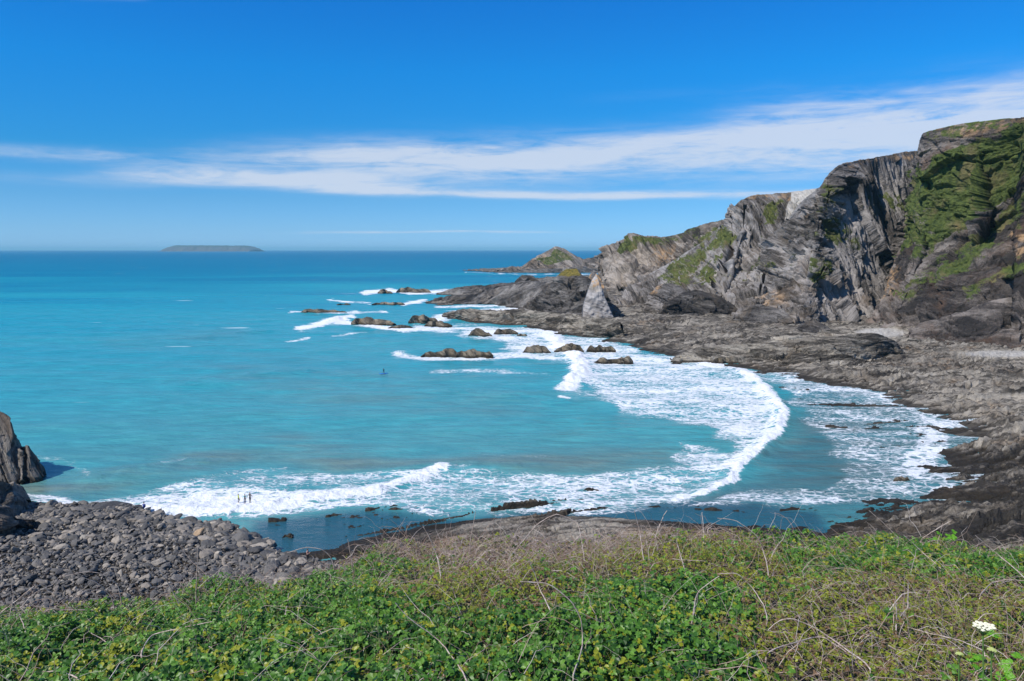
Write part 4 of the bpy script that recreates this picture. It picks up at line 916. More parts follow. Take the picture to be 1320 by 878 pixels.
def person(loc, rz, pose, top, legs, label, hair=M_HAIR, hgt=1.72, group=None, sleeves=True, accent=None):
    """pose gives joints; body is one skinned surface with five fingers on each hand"""
    J = {'pel': (0, 0, .95), 'wst': (0, 0, 1.10), 'chs': (0, 0, 1.30), 'nek': (0, .0, 1.46), 'hd0': (0, -.01, 1.55), 'hd1': (0, -.015, 1.66),
         'shL': (.17, 0, 1.40), 'elL': (.26, .02, 1.14), 'wrL': (.29, -.06, .90), 'shR': (-.17, 0, 1.40), 'elR': (-.26, .02, 1.14), 'wrR': (-.29, -.06, .90),
         'hpL': (.09, 0, .90), 'knL': (.11, -.03, .50), 'anL': (.12, .02, .09), 'toL': (.13, -.16, .03), 'hpR': (-.09, 0, .90), 'knR': (-.11, -.03, .50), 'anR': (-.12, .02, .09), 'toR': (-.13, -.16, .03)}
    J.update(pose)
    rad = {'pel': (.135, .10), 'wst': (.12, .09), 'chs': (.15, .105), 'nek': .055, 'hd0': .075, 'hd1': .085, 'sh': .06, 'el': .042, 'wr': .028, 'hp': .085, 'kn': .058, 'an': .040, 'to': .035}
    names = list(J); idx = {k: i for i, k in enumerate(names)}; pts = [Vector(J[k]) for k in names]; rr = [rad.get(k, rad.get(k[:2])) for k in names]
    ed = [('pel', 'wst'), ('wst', 'chs'), ('chs', 'nek'), ('nek', 'hd0'), ('hd0', 'hd1')]
    for s in 'LR': ed += [('chs', 'sh' + s), ('sh' + s, 'el' + s), ('el' + s, 'wr' + s), ('pel', 'hp' + s), ('hp' + s, 'kn' + s), ('kn' + s, 'an' + s), ('an' + s, 'to' + s)]
    E = [(idx[a], idx[b]) for a, b in ed]
    for s in 'LR':
        wv_, e_ = Vector(J['wr' + s]), Vector(J['el' + s]); d = (wv_ - e_).normalized(); side = Vector((0, 1, 0)) - d * d.y; side.normalize(); nrm_ = d.cross(side)
        palm = wv_ + d * .075; pts.append(palm); rr.append((.036, .018)); pi = len(pts) - 1; E.append((idx['wr' + s], pi))
        for k, (o_, ln) in enumerate(((-.030, .062), (-.010, .075), (.010, .070), (.029, .055))):
            a = palm + d * .02 + side * o_; pts += [a + d * ln * .5 + nrm_ * .006, a + d * ln * .85 + nrm_ * .026]; rr += [.009, .0075]
            E += [(pi, len(pts) - 2), (len(pts) - 2, len(pts) - 1)]
        tb = wv_ + d * .03 - side * .035; pts += [tb, tb + d * .035 - side * .018]; rr += [.011, .009]; E += [(pi, len(pts) - 2), (len(pts) - 2, len(pts) - 1)]
    me = skin_mesh(pts, E, rr, 1)
    for m_ in (M_SKIN, top, legs, accent or top): me.materials.append(m_)
    hip = Vector(J['pel']).z; hd = Vector(J['hd0']); wl, wr_ = Vector(J['wrL']), Vector(J['wrR']); an = (Vector(J['anL']), Vector(J['anR']))
    shL, shR, elL, elR = (Vector(J[k]) for k in ('shL', 'shR', 'elL', 'elR')); knL, knR = Vector(J['knL']), Vector(J['knR'])
    segs = {'t': [('pel', 'wst'), ('wst', 'chs'), ('chs', 'nek')], 'a': [('shL', 'elL'), ('elL', 'wrL'), ('shR', 'elR'), ('elR', 'wrR')], 'l': [('hpL', 'knL'), ('knL', 'anL'), ('hpR', 'knR'), ('knR', 'anR')]}
    def dseg(c_, a, b):
        a, b = Vector(J[a]), Vector(J[b]); t = max(0, min(1, (c_ - a).dot(b - a) / (b - a).length_squared)); return (c_ - a - (b - a) * t).length
    for f in me.polygons:
        c_ = f.center; best = min((dseg(c_, a, b), k) for k in segs for a, b in segs[k]); k = best[1]
        m_ = {'t': 1, 'a': 3 if sleeves else 0, 'l': 2}[k]
        if min((c_ - wl).length, (c_ - wr_).length) < .03 or min(dseg(c_, 'elL', 'wrL') + (c_ - wl).length, 9) < .06 or (c_ - hd).length < .13 and c_.z > hd.z - .06 or c_.z > hd.z: m_ = 0
        if (c_ - wl).length < .2 and (c_ - Vector(J['elL'])).length > (wl - Vector(J['elL'])).length or (c_ - wr_).length < .2 and (c_ - Vector(J['elR'])).length > (wr_ - Vector(J['elR'])).length: m_ = 0
        if min((c_ - an[0]).length, (c_ - an[1]).length) < .05 or c_.z < min(an[0].z, an[1].z) + .01: m_ = 0
        f.material_index = m_
    for f in me.polygons: f.use_smooth = True
    me.name = 'person'
    root = empty('person', tuple(loc)); root.rotation_euler = (0, 0, rz); root.scale = (hgt / 1.75,) * 3
    tag(root, label, 'person', group)
    link_mesh('body', me, root)
    V, Fc = ico(3)
    hc = Vector(J['hd1']); HV = V * np.array([.082, .098, .11]) + np.array([hc.x, hc.y, hc.z - .02])
    kf = []
    for f in Fc:
        c_ = V[f].mean(0)
        if c_[2] > -0.35 and (c_[1] > -0.35 or c_[2] > 0.55): kf.append(f)
    HV = HV + (V * 0.012)
    hobj = np_mesh('hair', HV, np.array(kf), hair, True, parent=root)
    # face: nose, eyes, mouth, ears
    def bit(nm, c0, sc0, mt): np_mesh(nm, V1 * np.array(sc0) + np.array([hc.x + c0[0], hc.y + c0[1], hc.z + c0[2]]), F1, mt, True, parent=root)
    bit('nose', (0, -.092, -.035), (.010, .018, .018), M_SKIN); bit('mouth', (0, -.082, -.075), (.022, .006, .006), simple_mat('lips', (0.4, 0.12, 0.1)))
    for s in (-1, 1): bit('eye', (s * .03, -.080, -.015), (.012, .008, .007), M_HAIR); bit('ear', (s * .083, 0, -.02), (.010, .018, .028), M_SKIN)
    return root
def sea_pt(px, py, z=0.0): return at_z(px, py, z)
person(sea_pt(307.5, 648.5, -0.05), 2.4, {'elL': (.33, -.05, 1.20), 'wrL': (.42, -.18, 1.30), 'knR': (-.12, -.18, .55), 'anR': (-.12, .05, .2), 'toR': (-.12, -.1, .12)}, M_YEL, M_WET, 'wading person with yellow top, leftmost of the three in the surf', M_FAIR, 1.6, 'bathers wading in the surf')
person(sea_pt(316, 649.5, -0.05), 0.1, {'elL': (.34, 0, 1.22), 'elR': (-.34, 0, 1.22), 'wrL': (.30, -.1, 1.0), 'wrR': (-.30, -.1, 1.0)}, M_WET, M_WET, 'wading person with teal sleeves, middle of the three in the surf', M_HAIR, 1.68, 'bathers wading in the surf', accent=M_TEAL)
person(sea_pt(322.5, 649, -0.05), -0.3, {'elL': (.37, .02, 1.20), 'elR': (-.37, .02, 1.20), 'wrL': (.42, -.1, .98), 'wrR': (-.42, -.1, .98)}, M_BLK, M_BLK, 'tallest wading person in all black, rightmost of the three in the surf', M_HAIR, 1.9, 'bathers wading in the surf')
p = on_shore(397.5, 723.5)
person(p + np.array([0, -0.3, 0.05]), 1.2, {'elL': (.22, -.02, 1.16), 'wrL': (.12, -.2, 1.2), 'elR': (-.22, -.02, 1.16), 'wrR': (-.1, -.2, 1.2)}, M_SKIN, M_BLK, 'bare-chested person in black shorts standing at the pool by the stones', M_HAIR, 1.8, sleeves=False)
p = on_shore(186, 662)
SIT = {'pel': (0, .1, .18), 'wst': (0, .09, .34), 'chs': (0, .02, .52), 'nek': (0, -.03, .68), 'hd0': (0, -.06, .77), 'hd1': (0, -.07, .88), 'shL': (.17, .0, .62), 'shR': (-.17, 0, .62), 'elL': (.24, -.15, .42), 'elR': (-.24, -.15, .42), 'wrL': (.12, -.36, .42), 'wrR': (-.12, -.36, .42),
       'hpL': (.09, .06, .15), 'hpR': (-.09, .06, .15), 'knL': (.13, -.38, .42), 'knR': (-.13, -.38, .42), 'anL': (.12, -.50, .06), 'anR': (-.12, -.50, .06), 'toL': (.12, -.68, .02), 'toR': (-.12, -.68, .02)}
person(p + np.array([0, 0, 0.85]), 3.4, SIT, M_NAVY, M_BLK, 'person in a blue jacket sitting on the boulders at the water edge', M_HAIR, 1.85)
# paddleboarder out in the bay
bp = sea_pt(494.5, 483.5, 0.0)
M_BOARD = simple_mat('blue_board', (0.02, 0.25, 0.75), 0.35, 0.1)
m = 48; tt_ = np.linspace(0, 2 * np.pi, m, endpoint=False); L_ = 1.65; Wd = 0.40
ox = np.cos(tt_) * L_; oy = np.sin(tt_) * Wd * (1 - 0.15 * np.cos(tt_)); rk = 0.10 * np.clip(np.abs(ox) / L_, 0, 1) ** 3
rings = [np.stack([ox * k, oy * k, rk + z], -1) for k, z in ((0.02, 0.13), (0.7, 0.13), (0.95, 0.12), (1.0, 0.06), (0.95, 0.01), (0.02, 0.0))]
bv = np.concatenate([rings[0]] + rings[1:]); bf = []
for i in range(5):
    for j in range(m): bf.append((i * m + j, i * m + (j + 1) % m, (i + 1) * m + (j + 1) % m, (i + 1) * m + j))
rb = empty('paddleboard', (bp[0], bp[1], 0.42)); rb.rotation_euler = (0, 0, 0.5); tag(rb, 'blue paddleboard under the standing paddler out in the bay', 'paddleboard')
np_mesh('board', bv, np.array(bf), M_BOARD, True, parent=rb)
np_mesh('deck_pad', np.concatenate([rings[0] * 0.5, rings[1] * np.array([.7, .8, 1])]) + np.array([0, 0, .006]), np.array([(j, (j + 1) % m, m + (j + 1) % m, m + j) for j in range(m)]), M_BLK, True, parent=rb)
person((bp[0], bp[1], 0.54), 0.9, {'elL': (.24, -.16, 1.2), 'wrL': (.18, -.38, 1.28), 'elR': (-.26, -.1, 1.15), 'wrR': (.10, -.34, .95), 'knL': (.15, -.1, .50), 'knR': (-.15, -.1, .50), 'anL': (.17, 0, .09), 'anR': (-.17, 0, .09)}, M_WET, M_WET, 'person in black wetsuit standing on the blue board out in the bay', M_HAIR, 1.8)
# ------------------------------------------------------------------ tubes
def tube_arrays(paths, rads, ns=4):
    """paths: (n,k,3); rads (n,k). returns V,F"""
    paths = np.asarray(paths, float); n, k, _ = paths.shape
    T = np.gradient(paths, axis=1); T /= np.linalg.norm(T, axis=-1, keepdims=True) + 1e-9
    up = np.where(np.abs(T[..., 2:3]) > 0.9, np.array([1.0, 0, 0]), np.array([0, 0, 1.0]))
    A = np.cross(T, up); A /= np.linalg.norm(A, axis=-1, keepdims=True) + 1e-9; B = np.cross(T, A)
    ang = np.arange(ns) * 2 * np.pi / ns
    V = paths[:, :, None] + rads[..., None, None] * (A[:, :, None] * np.cos(ang)[:, None] + B[:, :, None] * np.sin(ang)[:, None])
    i = np.arange(n * k * ns).reshape(n, k, ns); j = np.roll(i, -1, axis=2)
    Fq = np.stack([i[:, :-1], j[:, :-1], j[:, 1:], i[:, 1:]], -1).reshape(-1, 4)
    return V.reshape(-1, 3), Fq
pv, pf = tube_arrays(np.array([[(.10, -.34, .15), (.12, -.35, .8), (.18, -.38, 1.3), (.2, -.39, 1.55)]]), np.full((1, 4), .015), 6)
po = np_mesh('paddle', pv, pf, M_BLK, True); po.location = (bp[0], bp[1], 0.50); po.rotation_euler = (0, 0, 0.9)
tag(po, 'thin black paddle held by the paddler on the blue board', 'paddle')
blv = V1 * np.array([.10, .02, .22]) + np.array([.10, -.34, 0.0]); bl = np_mesh('blade', blv, F1, simple_mat('red_plastic', (0.6, 0.05, 0.05)), True, parent=po)
# seagull over the surf at (229,598)
# ------------------------------------------------------------------ bramble bank in the foreground
EDGE = [(-700, 800), (-300, 802), (0, 801), (60, 793), (130, 782), (200, 772), (260, 762), (330, 757), (390, 748), (430, 732), (480, 712), (560, 702), (640, 698), (720, 696), (800, 688), (880, 680), (940, 684), (1000, 694), (1060, 694), (1120, 691), (1200, 694), (1260, 702), (1320, 705), (1700, 712), (2200, 715)]
EX = np.array([e[0] for e in EDGE], float); EY = np.array([e[1] for e in EDGE], float) + 11.0
def edge_depth(px): return np.interp(px, [-700, 0, 430, 700, 900, 1320, 2200], [9.0, 9.5, 11.0, 12.0, 12.8, 12.5, 12.0])
YN, DN = 2.0, 2.45; YB, DB = 5.7, 3.12
def bank_z(px, Yd):
    """ground height under the column px at depth Y"""
    De = edge_depth(px); ye = np.interp(px, EX, EY)
    a, dy_, dz_ = ray(px, ye); drop = -dz_ / dy_ * De
    t = np.clip((Yd - YB) / (De - YB), 0, 1); z1 = DB + (drop - DB) * (t ** 1.08)
    z0 = DN + (DB - DN) * np.clip((Yd - YN) / (YB - YN), -1, 1)
    dd = np.where(Yd < YB, z0, z1)
    over = np.maximum(Yd - De, 0); dd = dd + over * 1.15 * sstep(0, 2.5, over) + over * 0.12
    return CH - dd
def col_x(px, Yd): return (px - 660) / F * Yd / (CT * 1.02) * 1.045
def xw_to_px(x, Yd): return x / (Yd * 1.045 / (CT * 1.02)) * F + 660
def lump(x, y): return 0.17 * fbm(x * 0.7, y * 0.7, 0, 3, 401) + 0.15 * fbm(x * 2.0, y * 2.0, 0, 3, 402)
M_SOIL, nt, b, o_ = new_mat('bank_soil')
P = nt.pos(); nt.l.new(nt.mix(nt.ss(0.35, 0.65, nt.noise(P, 3.0, 5, 0.7)), (0.018, 0.014, 0.008), (0.05, 0.042, 0.018)), b.inputs['Base Color']); b.inputs['Roughness'].default_value = 1.0
xs = np.arange(-900, 2300, 12.0); ysd = np.concatenate([np.arange(0.8, 15, 0.12), 15 + np.cumsum(np.linspace(0.2, 3, 28))])
PXb, YD = np.meshgrid(xs, ysd)
Xb = col_x(PXb, YD); Zb = bank_z(PXb, YD) - 0.24 + lump(Xb, YD) * 0.8
Zb = np.maximum(Zb, 1.5)
tag(np_mesh('bank', np.stack([Xb, YD, Zb], -1).reshape(-1, 3), grid_faces(*PXb.shape), M_SOIL, True), kind='structure')

def bpt(px, py, lift=0.0):
    """point of bank surface seen at px,py (clamped to the rim)"""
    ye = np.interp(px, EX, EY); De = edge_depth(px)
    if py <= ye: return at_y(px, py, De - 0.25)
    lo, hi = 1.5, De
    for _ in range(30):
        mid = 0.5 * (lo + hi); p = at_y(px, py, mid)
        if p[2] > bank_z(np.array(px, float), np.array(mid)) + lift: lo = mid
        else: hi = mid
    return at_y(px, py, lo)

# zone fields in the bank: 0..1 green bramble, olive small-leaf, dead stems
def zones(px, Yd, x):
    t = (Yd - YB) / (edge_depth(px) - YB)
    nz = fbm(x * 0.55, Yd * 0.55, 0, 3, 411); n2_ = fbm(x * 1.3, Yd * 1.3, 0, 3, 412)
    left = sstep(620, 420, px + nz * 300)
    low = sstep(0.55, 0.2, t + nz * 0.5)
    rt = sstep(1000, 1080, px + nz * 120) * sstep(0.5, 0.72, t + nz * 0.3)
    green = np.clip(np.maximum.reduce([left * sstep(1.25, 0.95, t + n2_ * .2), low * sstep(1000, 850, px + nz * 250), rt * 0.85]) + n2_ * 0.35, 0, 1)
    dead = np.exp(-((px - 590) / 170) ** 2) * sstep(0.5, 0.85, t + nz * .3) + (0.25 + 0.4 * sstep(430, 500, px) * sstep(880, 780, px)) * sstep(.9, 1.0, t) + 0.6 * np.exp(-((px - 720) / 120) ** 2) * sstep(.3, .8, t)
    dead = np.clip(dead + 0.3 * sstep(900, 1150, px) * (1 - rt), 0, 1)
    return green, dead
# leaves
r = np.random.default_rng(91)
NL = 165000    # leaf sprays, three leaflets each
Yd = YB * 0.62 + (14.0 - YB * 0.62) * r.uniform(0, 1, NL) ** 0.85
px = r.uniform(-330, 1650, NL)
De = edge_depth(px); k_ = Yd < De + 0.9; px, Yd, De = px[k_], Yd[k_], De[k_]
x = col_x(px, Yd); green, dead = zones(px, Yd, x)
pick_ = r.uniform(0, 1, len(px)); k_ = pick_ < (0.5 + 0.5 * green + 0.3 * (1 - dead)) ; px, Yd, x, green, dead = px[k_], Yd[k_], x[k_], green[k_], dead[k_]
n = len(px); isg = r.uniform(0, 1, n) < (green * 1.1 - 0.05)
hgt_ = r.uniform(0, 1, n) ** 0.6
z = bank_z(px, Yd) + lump(x, Yd) - 0.24 + 0.30 * hgt_ - 0.02 + np.where(isg, 0.03, 0)
size = np.where(isg, r.uniform(0.028, 0.055, n) * (1 + 0.08 * sstep(8.5, 5.5, Yd)), r.uniform(0.016, 0.036, n))
def leaf_verts(c, fwd, nrm, L, W):
    side = np.cross(fwd, nrm)
    pts = [(0, 0, 0), (.35, .5, .10), (.75, .36, .06), (1.0, 0, -.12), (.75, -.36, .06), (.35, -.5, .10), (.5, 0, -.03)]
    return np.stack([c + fwd * (a * L)[:, None] + side * (b_ * W)[:, None] + nrm * (h * L)[:, None] for a, b_, h in pts], 1)
nr = r.normal(0, 0.42, (n, 3)); nr[:, 2] = 1.0; nr[:, 1] -= 0.35; nr /= np.linalg.norm(nr, axis=1, keepdims=True)
th = r.uniform(0, 2 * np.pi, n); f0 = np.stack([np.cos(th), np.sin(th), 0 * th], -1); f0 -= nr * (f0 * nr).sum(1, keepdims=True); f0 /= np.linalg.norm(f0, axis=1, keepdims=True)
s0 = np.cross(nr, f0); c0 = np.stack([x, Yd, z], -1)
allV, tone_l, kindl = [], [], []
tn = np.where(isg, r.uniform(0.0, 0.5, n) + 0.10 * fbm(x * 1.5, Yd * 1.5, 0, 2, 421), r.uniform(0.48, 1.0, n))
yel = (r.uniform(0, 1, n) < 0.07 + 0.28 * sstep(0, .5, fbm(x * 1.1, Yd * 1.1, 7, 2, 431))) & isg; tn = np.where(yel, 0.62, tn)
tn = np.clip(tn, 0.01, 0.99)
for ang, ll in ((0.0, 1.0), (1.15, 0.82), (-1.15, 0.82)):
    fw = f0 * math.cos(ang) + s0 * math.sin(ang)
    nj = nr + r.normal(0, 0.22, (n, 3)); nj -= fw * (nj * fw).sum(1, keepdims=True); nj /= np.linalg.norm(nj, axis=1, keepdims=True)
    allV.append(leaf_verts(c0 + fw * (size * 0.12)[:, None], fw, nj, size * ll * r.uniform(.8, 1.15, n), size * 0.82 * ll)); tone_l.append(tn)
VL = np.concatenate(allV, 0); nl = len(VL); base_i = (np.arange(nl) * 7)[:, None]
q1 = np.array([[0, 1, 2, 6], [0, 6, 4, 5], [6, 2, 3, 4]]); FL = (base_i[:, None] + q1[None]).reshape(-1, 4)
TL = np.repeat(np.clip(np.concatenate(tone_l) + r.normal(0, .02, nl), 0, 1), 3)
M_LEAF, nt, b, out = new_mat('bramble_leaf')
tnv = nt.attr('tone')
c = nt.ramp(tnv, [(0.0, (0.026, 0.085, 0.012)), (0.22, (0.065, 0.19, 0.020)), (0.45, (0.16, 0.34, 0.040)), (0.50, (0.10, 0.14, 0.015)), (0.60, (0.32, 0.35, 0.022)), (0.76, (0.22, 0.27, 0.025)), (0.88, (0.17, 0.10, 0.04)), (1.0, (0.26, 0.15, 0.09))])
c = nt.mix(nt.m('MULTIPLY', nt.noise(nt.pos(), 40.0, 2), 0.35), c, (0.02, 0.03, 0.01))
nt.l.new(c, b.inputs['Base Color']); b.inputs['Roughness'].default_value = 0.42; b.inputs['Specular IOR Level'].default_value = 0.35
tr = nt.new('ShaderNodeBsdfTranslucent'); nt.l.new(nt.mix(0.5, c, (0.12, 0.25, 0.02)), tr.inputs[0])
mx = nt.new('ShaderNodeMixShader'); mx.inputs[0].default_value = 0.22; nt.l.new(b.outputs[0], mx.inputs[1]); nt.l.new(tr.outputs[0], mx.inputs[2]); nt.l.new(mx.outputs[0], out.inputs[0])
tag(np_mesh('bramble_leaves', VL.reshape(-1, 3), FL, M_LEAF, False, fattrs=dict(tone=TL)), 'dense green and yellowish bramble leaves covering the foreground bank', 'brambles', kind='stuff')
print('leaflets', nl)
# tangled dead stems
r = np.random.default_rng(92)
NS = 36000
Yd = YB * 0.75 + (14.0 - YB * 0.75) * r.uniform(0, 1, NS); px = r.uniform(-300, 1620, NS); De = edge_depth(px)
Yd = np.where(r.uniform(0, 1, NS) < 0.18, De + r.normal(-0.1, 0.35, NS), Yd); x = col_x(px, Yd)
gr_, de_ = zones(px, Yd, x); k_ = (Yd < De + 0.8) & (r.uniform(0, 1, NS) < 0.20 + 0.85 * de_); px, Yd, x, de_ = px[k_], Yd[k_], x[k_], de_[k_]; n = len(px)
K = 7; t = np.linspace(0, 1, K)[None, :]
Ls = np.clip(np.exp(r.normal(-1.0, 0.45, n)), 0.1, 0.95)[:, None]; az_ = r.uniform(0, 2 * np.pi, n)[:, None]; upv = r.uniform(0.1, 1.0, n)[:, None]; arch = r.uniform(0.2, 1.1, n)[:, None]
wob = r.normal(0, 0.02, (n, K, 3)).cumsum(1)
X_ = x[:, None] + np.cos(az_) * Ls * t * (1.1 - 0.5 * upv); Y_ = Yd[:, None] + np.sin(az_) * Ls * t * (1.1 - 0.5 * upv)
Z_ = (bank_z(px, Yd) + lump(x, Yd) - 0.10 + r.uniform(-.05, .12, n))[:, None] + Ls * (upv * t * 1.1 - arch * t * t * 0.75)
paths = np.stack([X_, Y_, Z_], -1) + wob * Ls[..., None] * 1.6
rad_ = (np.exp(r.normal(-6.1, 0.38, n))[:, None] * (1.15 - 0.75 * t)) * (0.75 + Yd[:, None] * 0.03)
SV, SF = tube_arrays(paths, rad_, 3)
M_STEM, nt, b, out = new_mat('dead_stem')
c = nt.ramp(nt.attr('tone'), [(0.0, (0.18, 0.10, 0.07)), (0.25, (0.36, 0.24, 0.18)), (0.6, (0.55, 0.43, 0.36)), (1.0, (0.72, 0.64, 0.58))])
nt.l.new(nt.mix(nt.m('MULTIPLY', nt.noise(nt.pos(), 25, 3), 0.5), c, (0.14, 0.09, 0.06)), b.inputs['Base Color']); b.inputs['Roughness'].default_value = 0.75
tag(np_mesh('dead_stems', SV, SF, M_STEM, True, fattrs=dict(tone=np.repeat(r.uniform(0, 1, n), (K - 1) * 3))), 'tangle of thin pinkish dead bramble stems through the leaves and along the rim', 'dead stems', kind='stuff')
print('stems', n)

# thin grass blades, green and straw coloured, pushing up between the leaves
r = np.random.default_rng(93); NB = 15000
Yd = YB * 0.75 + (14.0 - YB * 0.75) * r.uniform(0, 1, NB); px = r.uniform(-300, 1620, NB); De = edge_depth(px); x = col_x(px, Yd)
clump = fbm(x * 0.9, Yd * 0.9, 0, 2, 441); k_ = (Yd < De + 0.3) & (r.uniform(0, 1, NB) < 0.08 + 0.9 * sstep(0.1, 0.5, clump)); px, Yd, x = px[k_], Yd[k_], x[k_]; n = len(px)
t = np.linspace(0, 1, 5)[None, :]; Lb = r.uniform(0.15, 0.42, n)[:, None]; az_ = r.uniform(0, 2 * np.pi, n)[:, None]; ln = r.uniform(0.05, 0.5, n)[:, None]
pth = np.stack([x[:, None] + np.cos(az_) * Lb * ln * t ** 1.8, Yd[:, None] + np.sin(az_) * Lb * ln * t ** 1.8, (bank_z(px, Yd) + lump(x, Yd) - 0.08)[:, None] + Lb * t * (1 - 0.3 * ln * t)], -1)
GV, GF = tube_arrays(pth, np.full((n, 1), 0.0022) * (1.1 - t), 3)
M_GR, nt, b, out = new_mat('grass_blade'); nt.l.new(nt.ramp(nt.attr('tone'), [(0.0, (0.10, 0.22, 0.03)), (0.5, (0.26, 0.34, 0.07)), (1.0, (0.58, 0.50, 0.30))]), b.inputs['Base Color']); b.inputs['Roughness'].default_value = 0.6
tag(np_mesh('grass', GV, GF, M_GR, True, fattrs=dict(tone=np.repeat(r.uniform(0, 1, n), 12))), 'thin green and straw coloured grass blades pushing up between the bramble leaves', 'grass', kind='stuff')

# the arching canes one can pick out
M_CANE, nt, b, out = new_mat('cane_bark')
nt.l.new(nt.ramp(nt.noise(nt.pos(), 18, 4, 0.7), [(0.3, (0.24, 0.15, 0.11)), (0.5, (0.50, 0.40, 0.33)), (0.7, (0.66, 0.58, 0.52))]), b.inputs['Base Color']); b.inputs['Roughness'].default_value = 0.6
CANES = [
 ([(83, 743), (110, 737), (130, 739), (150, 753), (157, 778)], 'pale hooped cane arching high over the grey beach, tallest of the left corner'),
 ([(108, 745), (130, 755), (145, 772), (149, 790)], 'short curved cane just inside the tall left hoop'),
 ([(0, 793), (30, 770), (47, 757)], 'straight thin cane slanting up from the left edge of the picture'),
 ([(35, 780), (80, 785), (125, 787), (153, 792)], 'nearly level cane lying along the leaf tops near the left edge'),
 ([(182, 842), (195, 818), (230, 808), (272, 800)], 'cane bowing out to the right over green leaves, lower left'),
 ([(220, 811), (250, 825), (277, 834)], 'cane dropping right from the crossing in the lower left leaves'),
 ([(200, 731), (215, 750), (230, 780)], 'leaning cane standing against the beach left of the bare upright stick'),
 ([(255, 705), (254, 768)], 'bare upright stick standing against the boulder beach'),
 ([(118, 815), (138, 828), (150, 843)], 'short thick whitish cane in the left leaves'),
 ([(55, 865), (80, 867), (104, 877)], 'pale cane near the bottom left corner'),
 ([(15, 777), (30, 800), (39, 834)], 'cane curving down through leaves by the left edge'),
 ([(370, 713), (395, 706), (415, 708), (427, 718), (431, 733)], 'hooped cane arching just over the bather in black shorts'),
 ([(400, 715), (412, 726), (428, 736)], 'short slanted cane under the small hoop by the pool'),
 ([(448, 695), (452, 728)], 'short upright stick on the rim, right of the small hoop'),
 ([(545, 677), (555, 695), (565, 720), (569, 748)], 'thick pale stick rising above the rim and leaning left'),
 ([(510, 777), (530, 800), (565, 825), (585, 850), (601, 880)], 'long bent cane running down to the bottom edge left of centre'),
 ([(613, 660), (605, 705)], 'thin cane sticking straight up in front of the reef'),
 ([(333, 877), (353, 845)], 'short pale cane at the bottom, first to the right of the left third'),
 ([(367, 795), (371, 765)], 'forked grey stick standing in bright leaves below the pool'),
 ([(592, 800), (590, 775), (582, 755)], 'forked stick in the green leaves left of the brown patch'),
 ([(655, 722), (690, 677), (718, 662), (745, 675), (754, 722)], 'biggest hooped cane on the rim in front of the grey ledge'),
 ([(670, 749), (705, 752), (735, 775), (748, 800), (750, 830), (738, 868)], 'long cane that starts level then bends down through the middle leaves'),
 ([(683, 722), (697, 760), (715, 802)], 'straight cane slanting down right through the brown stem patch'),
 ([(818, 658), (826, 690), (830, 722)], 'thick upright stick on the rim right of the biggest hoop'),
 ([(845, 692), (853, 668), (860, 657)], 'thin cane leaning right above the rim next to the thick stick'),
 ([(905, 660), (907, 702)], 'straight twig standing above the highest part of the rim'),
 ([(925, 668), (950, 672), (975, 690), (985, 715), (990, 742)], 'cane curving over the right shoulder of the leafy hump'),
 ([(870, 690), (877, 710), (885, 742)], 'slim cane leaning left within the olive leaves of the hump'),
 ([(925, 740), (950, 740), (970, 758), (985, 780), (991, 797)], 'bright white arching cane in the olive patch right of centre'),
 ([(892, 802), (900, 765), (928, 744)], 'cane rising to meet the bright white arch from its left'),
 ([(1120, 658), (1158, 694)], 'thin straight twig slanting down onto the rim left of the lime sprig'),
 ([(1165, 690), (1190, 712), (1218, 737)], 'straight cane slanting down right below the lime sprig'),
 ([(1257, 690), (1290, 718), (1325, 750)], 'long straight cane slanting down to the right edge'),
 ([(990, 812), (1005, 800), (1022, 797), (1050, 810), (1082, 832), (1120, 862)], 'broad brown arching cane over the dark hollow'),
 ([(990, 842), (1030, 828), (1060, 822), (1090, 840)], 'lower flatter cane crossing beneath the broad brown arch'),
 ([(1155, 802), (1172, 785), (1192, 780)], 'small arched cane beside two whitish upright sticks'),
 ([(1171, 752), (1171, 782)], 'taller whitish upright stick right of centre in the brown tangle'),
 ([(1155, 777), (1154, 811)], 'shorter whitish upright stick next to the taller one'),
 ([(1188, 694), (1205, 684), (1226, 672)], 'thin twig slanting up right above the rim beside the lime sprig'),
 ([(1265, 767), (1280, 752), (1300, 748), (1325, 749)], 'arched cane reaching the right edge above the white flower'),
 ([(1170, 808), (1210, 818), (1240, 825), (1270, 840)], 'pale cane lying left of the white flower stalk'),
 ([(1240, 842), (1275, 847)], 'short pale twig crossing behind the flower stalk')]
CANES = [(p_, l_) for p_, l_ in CANES]
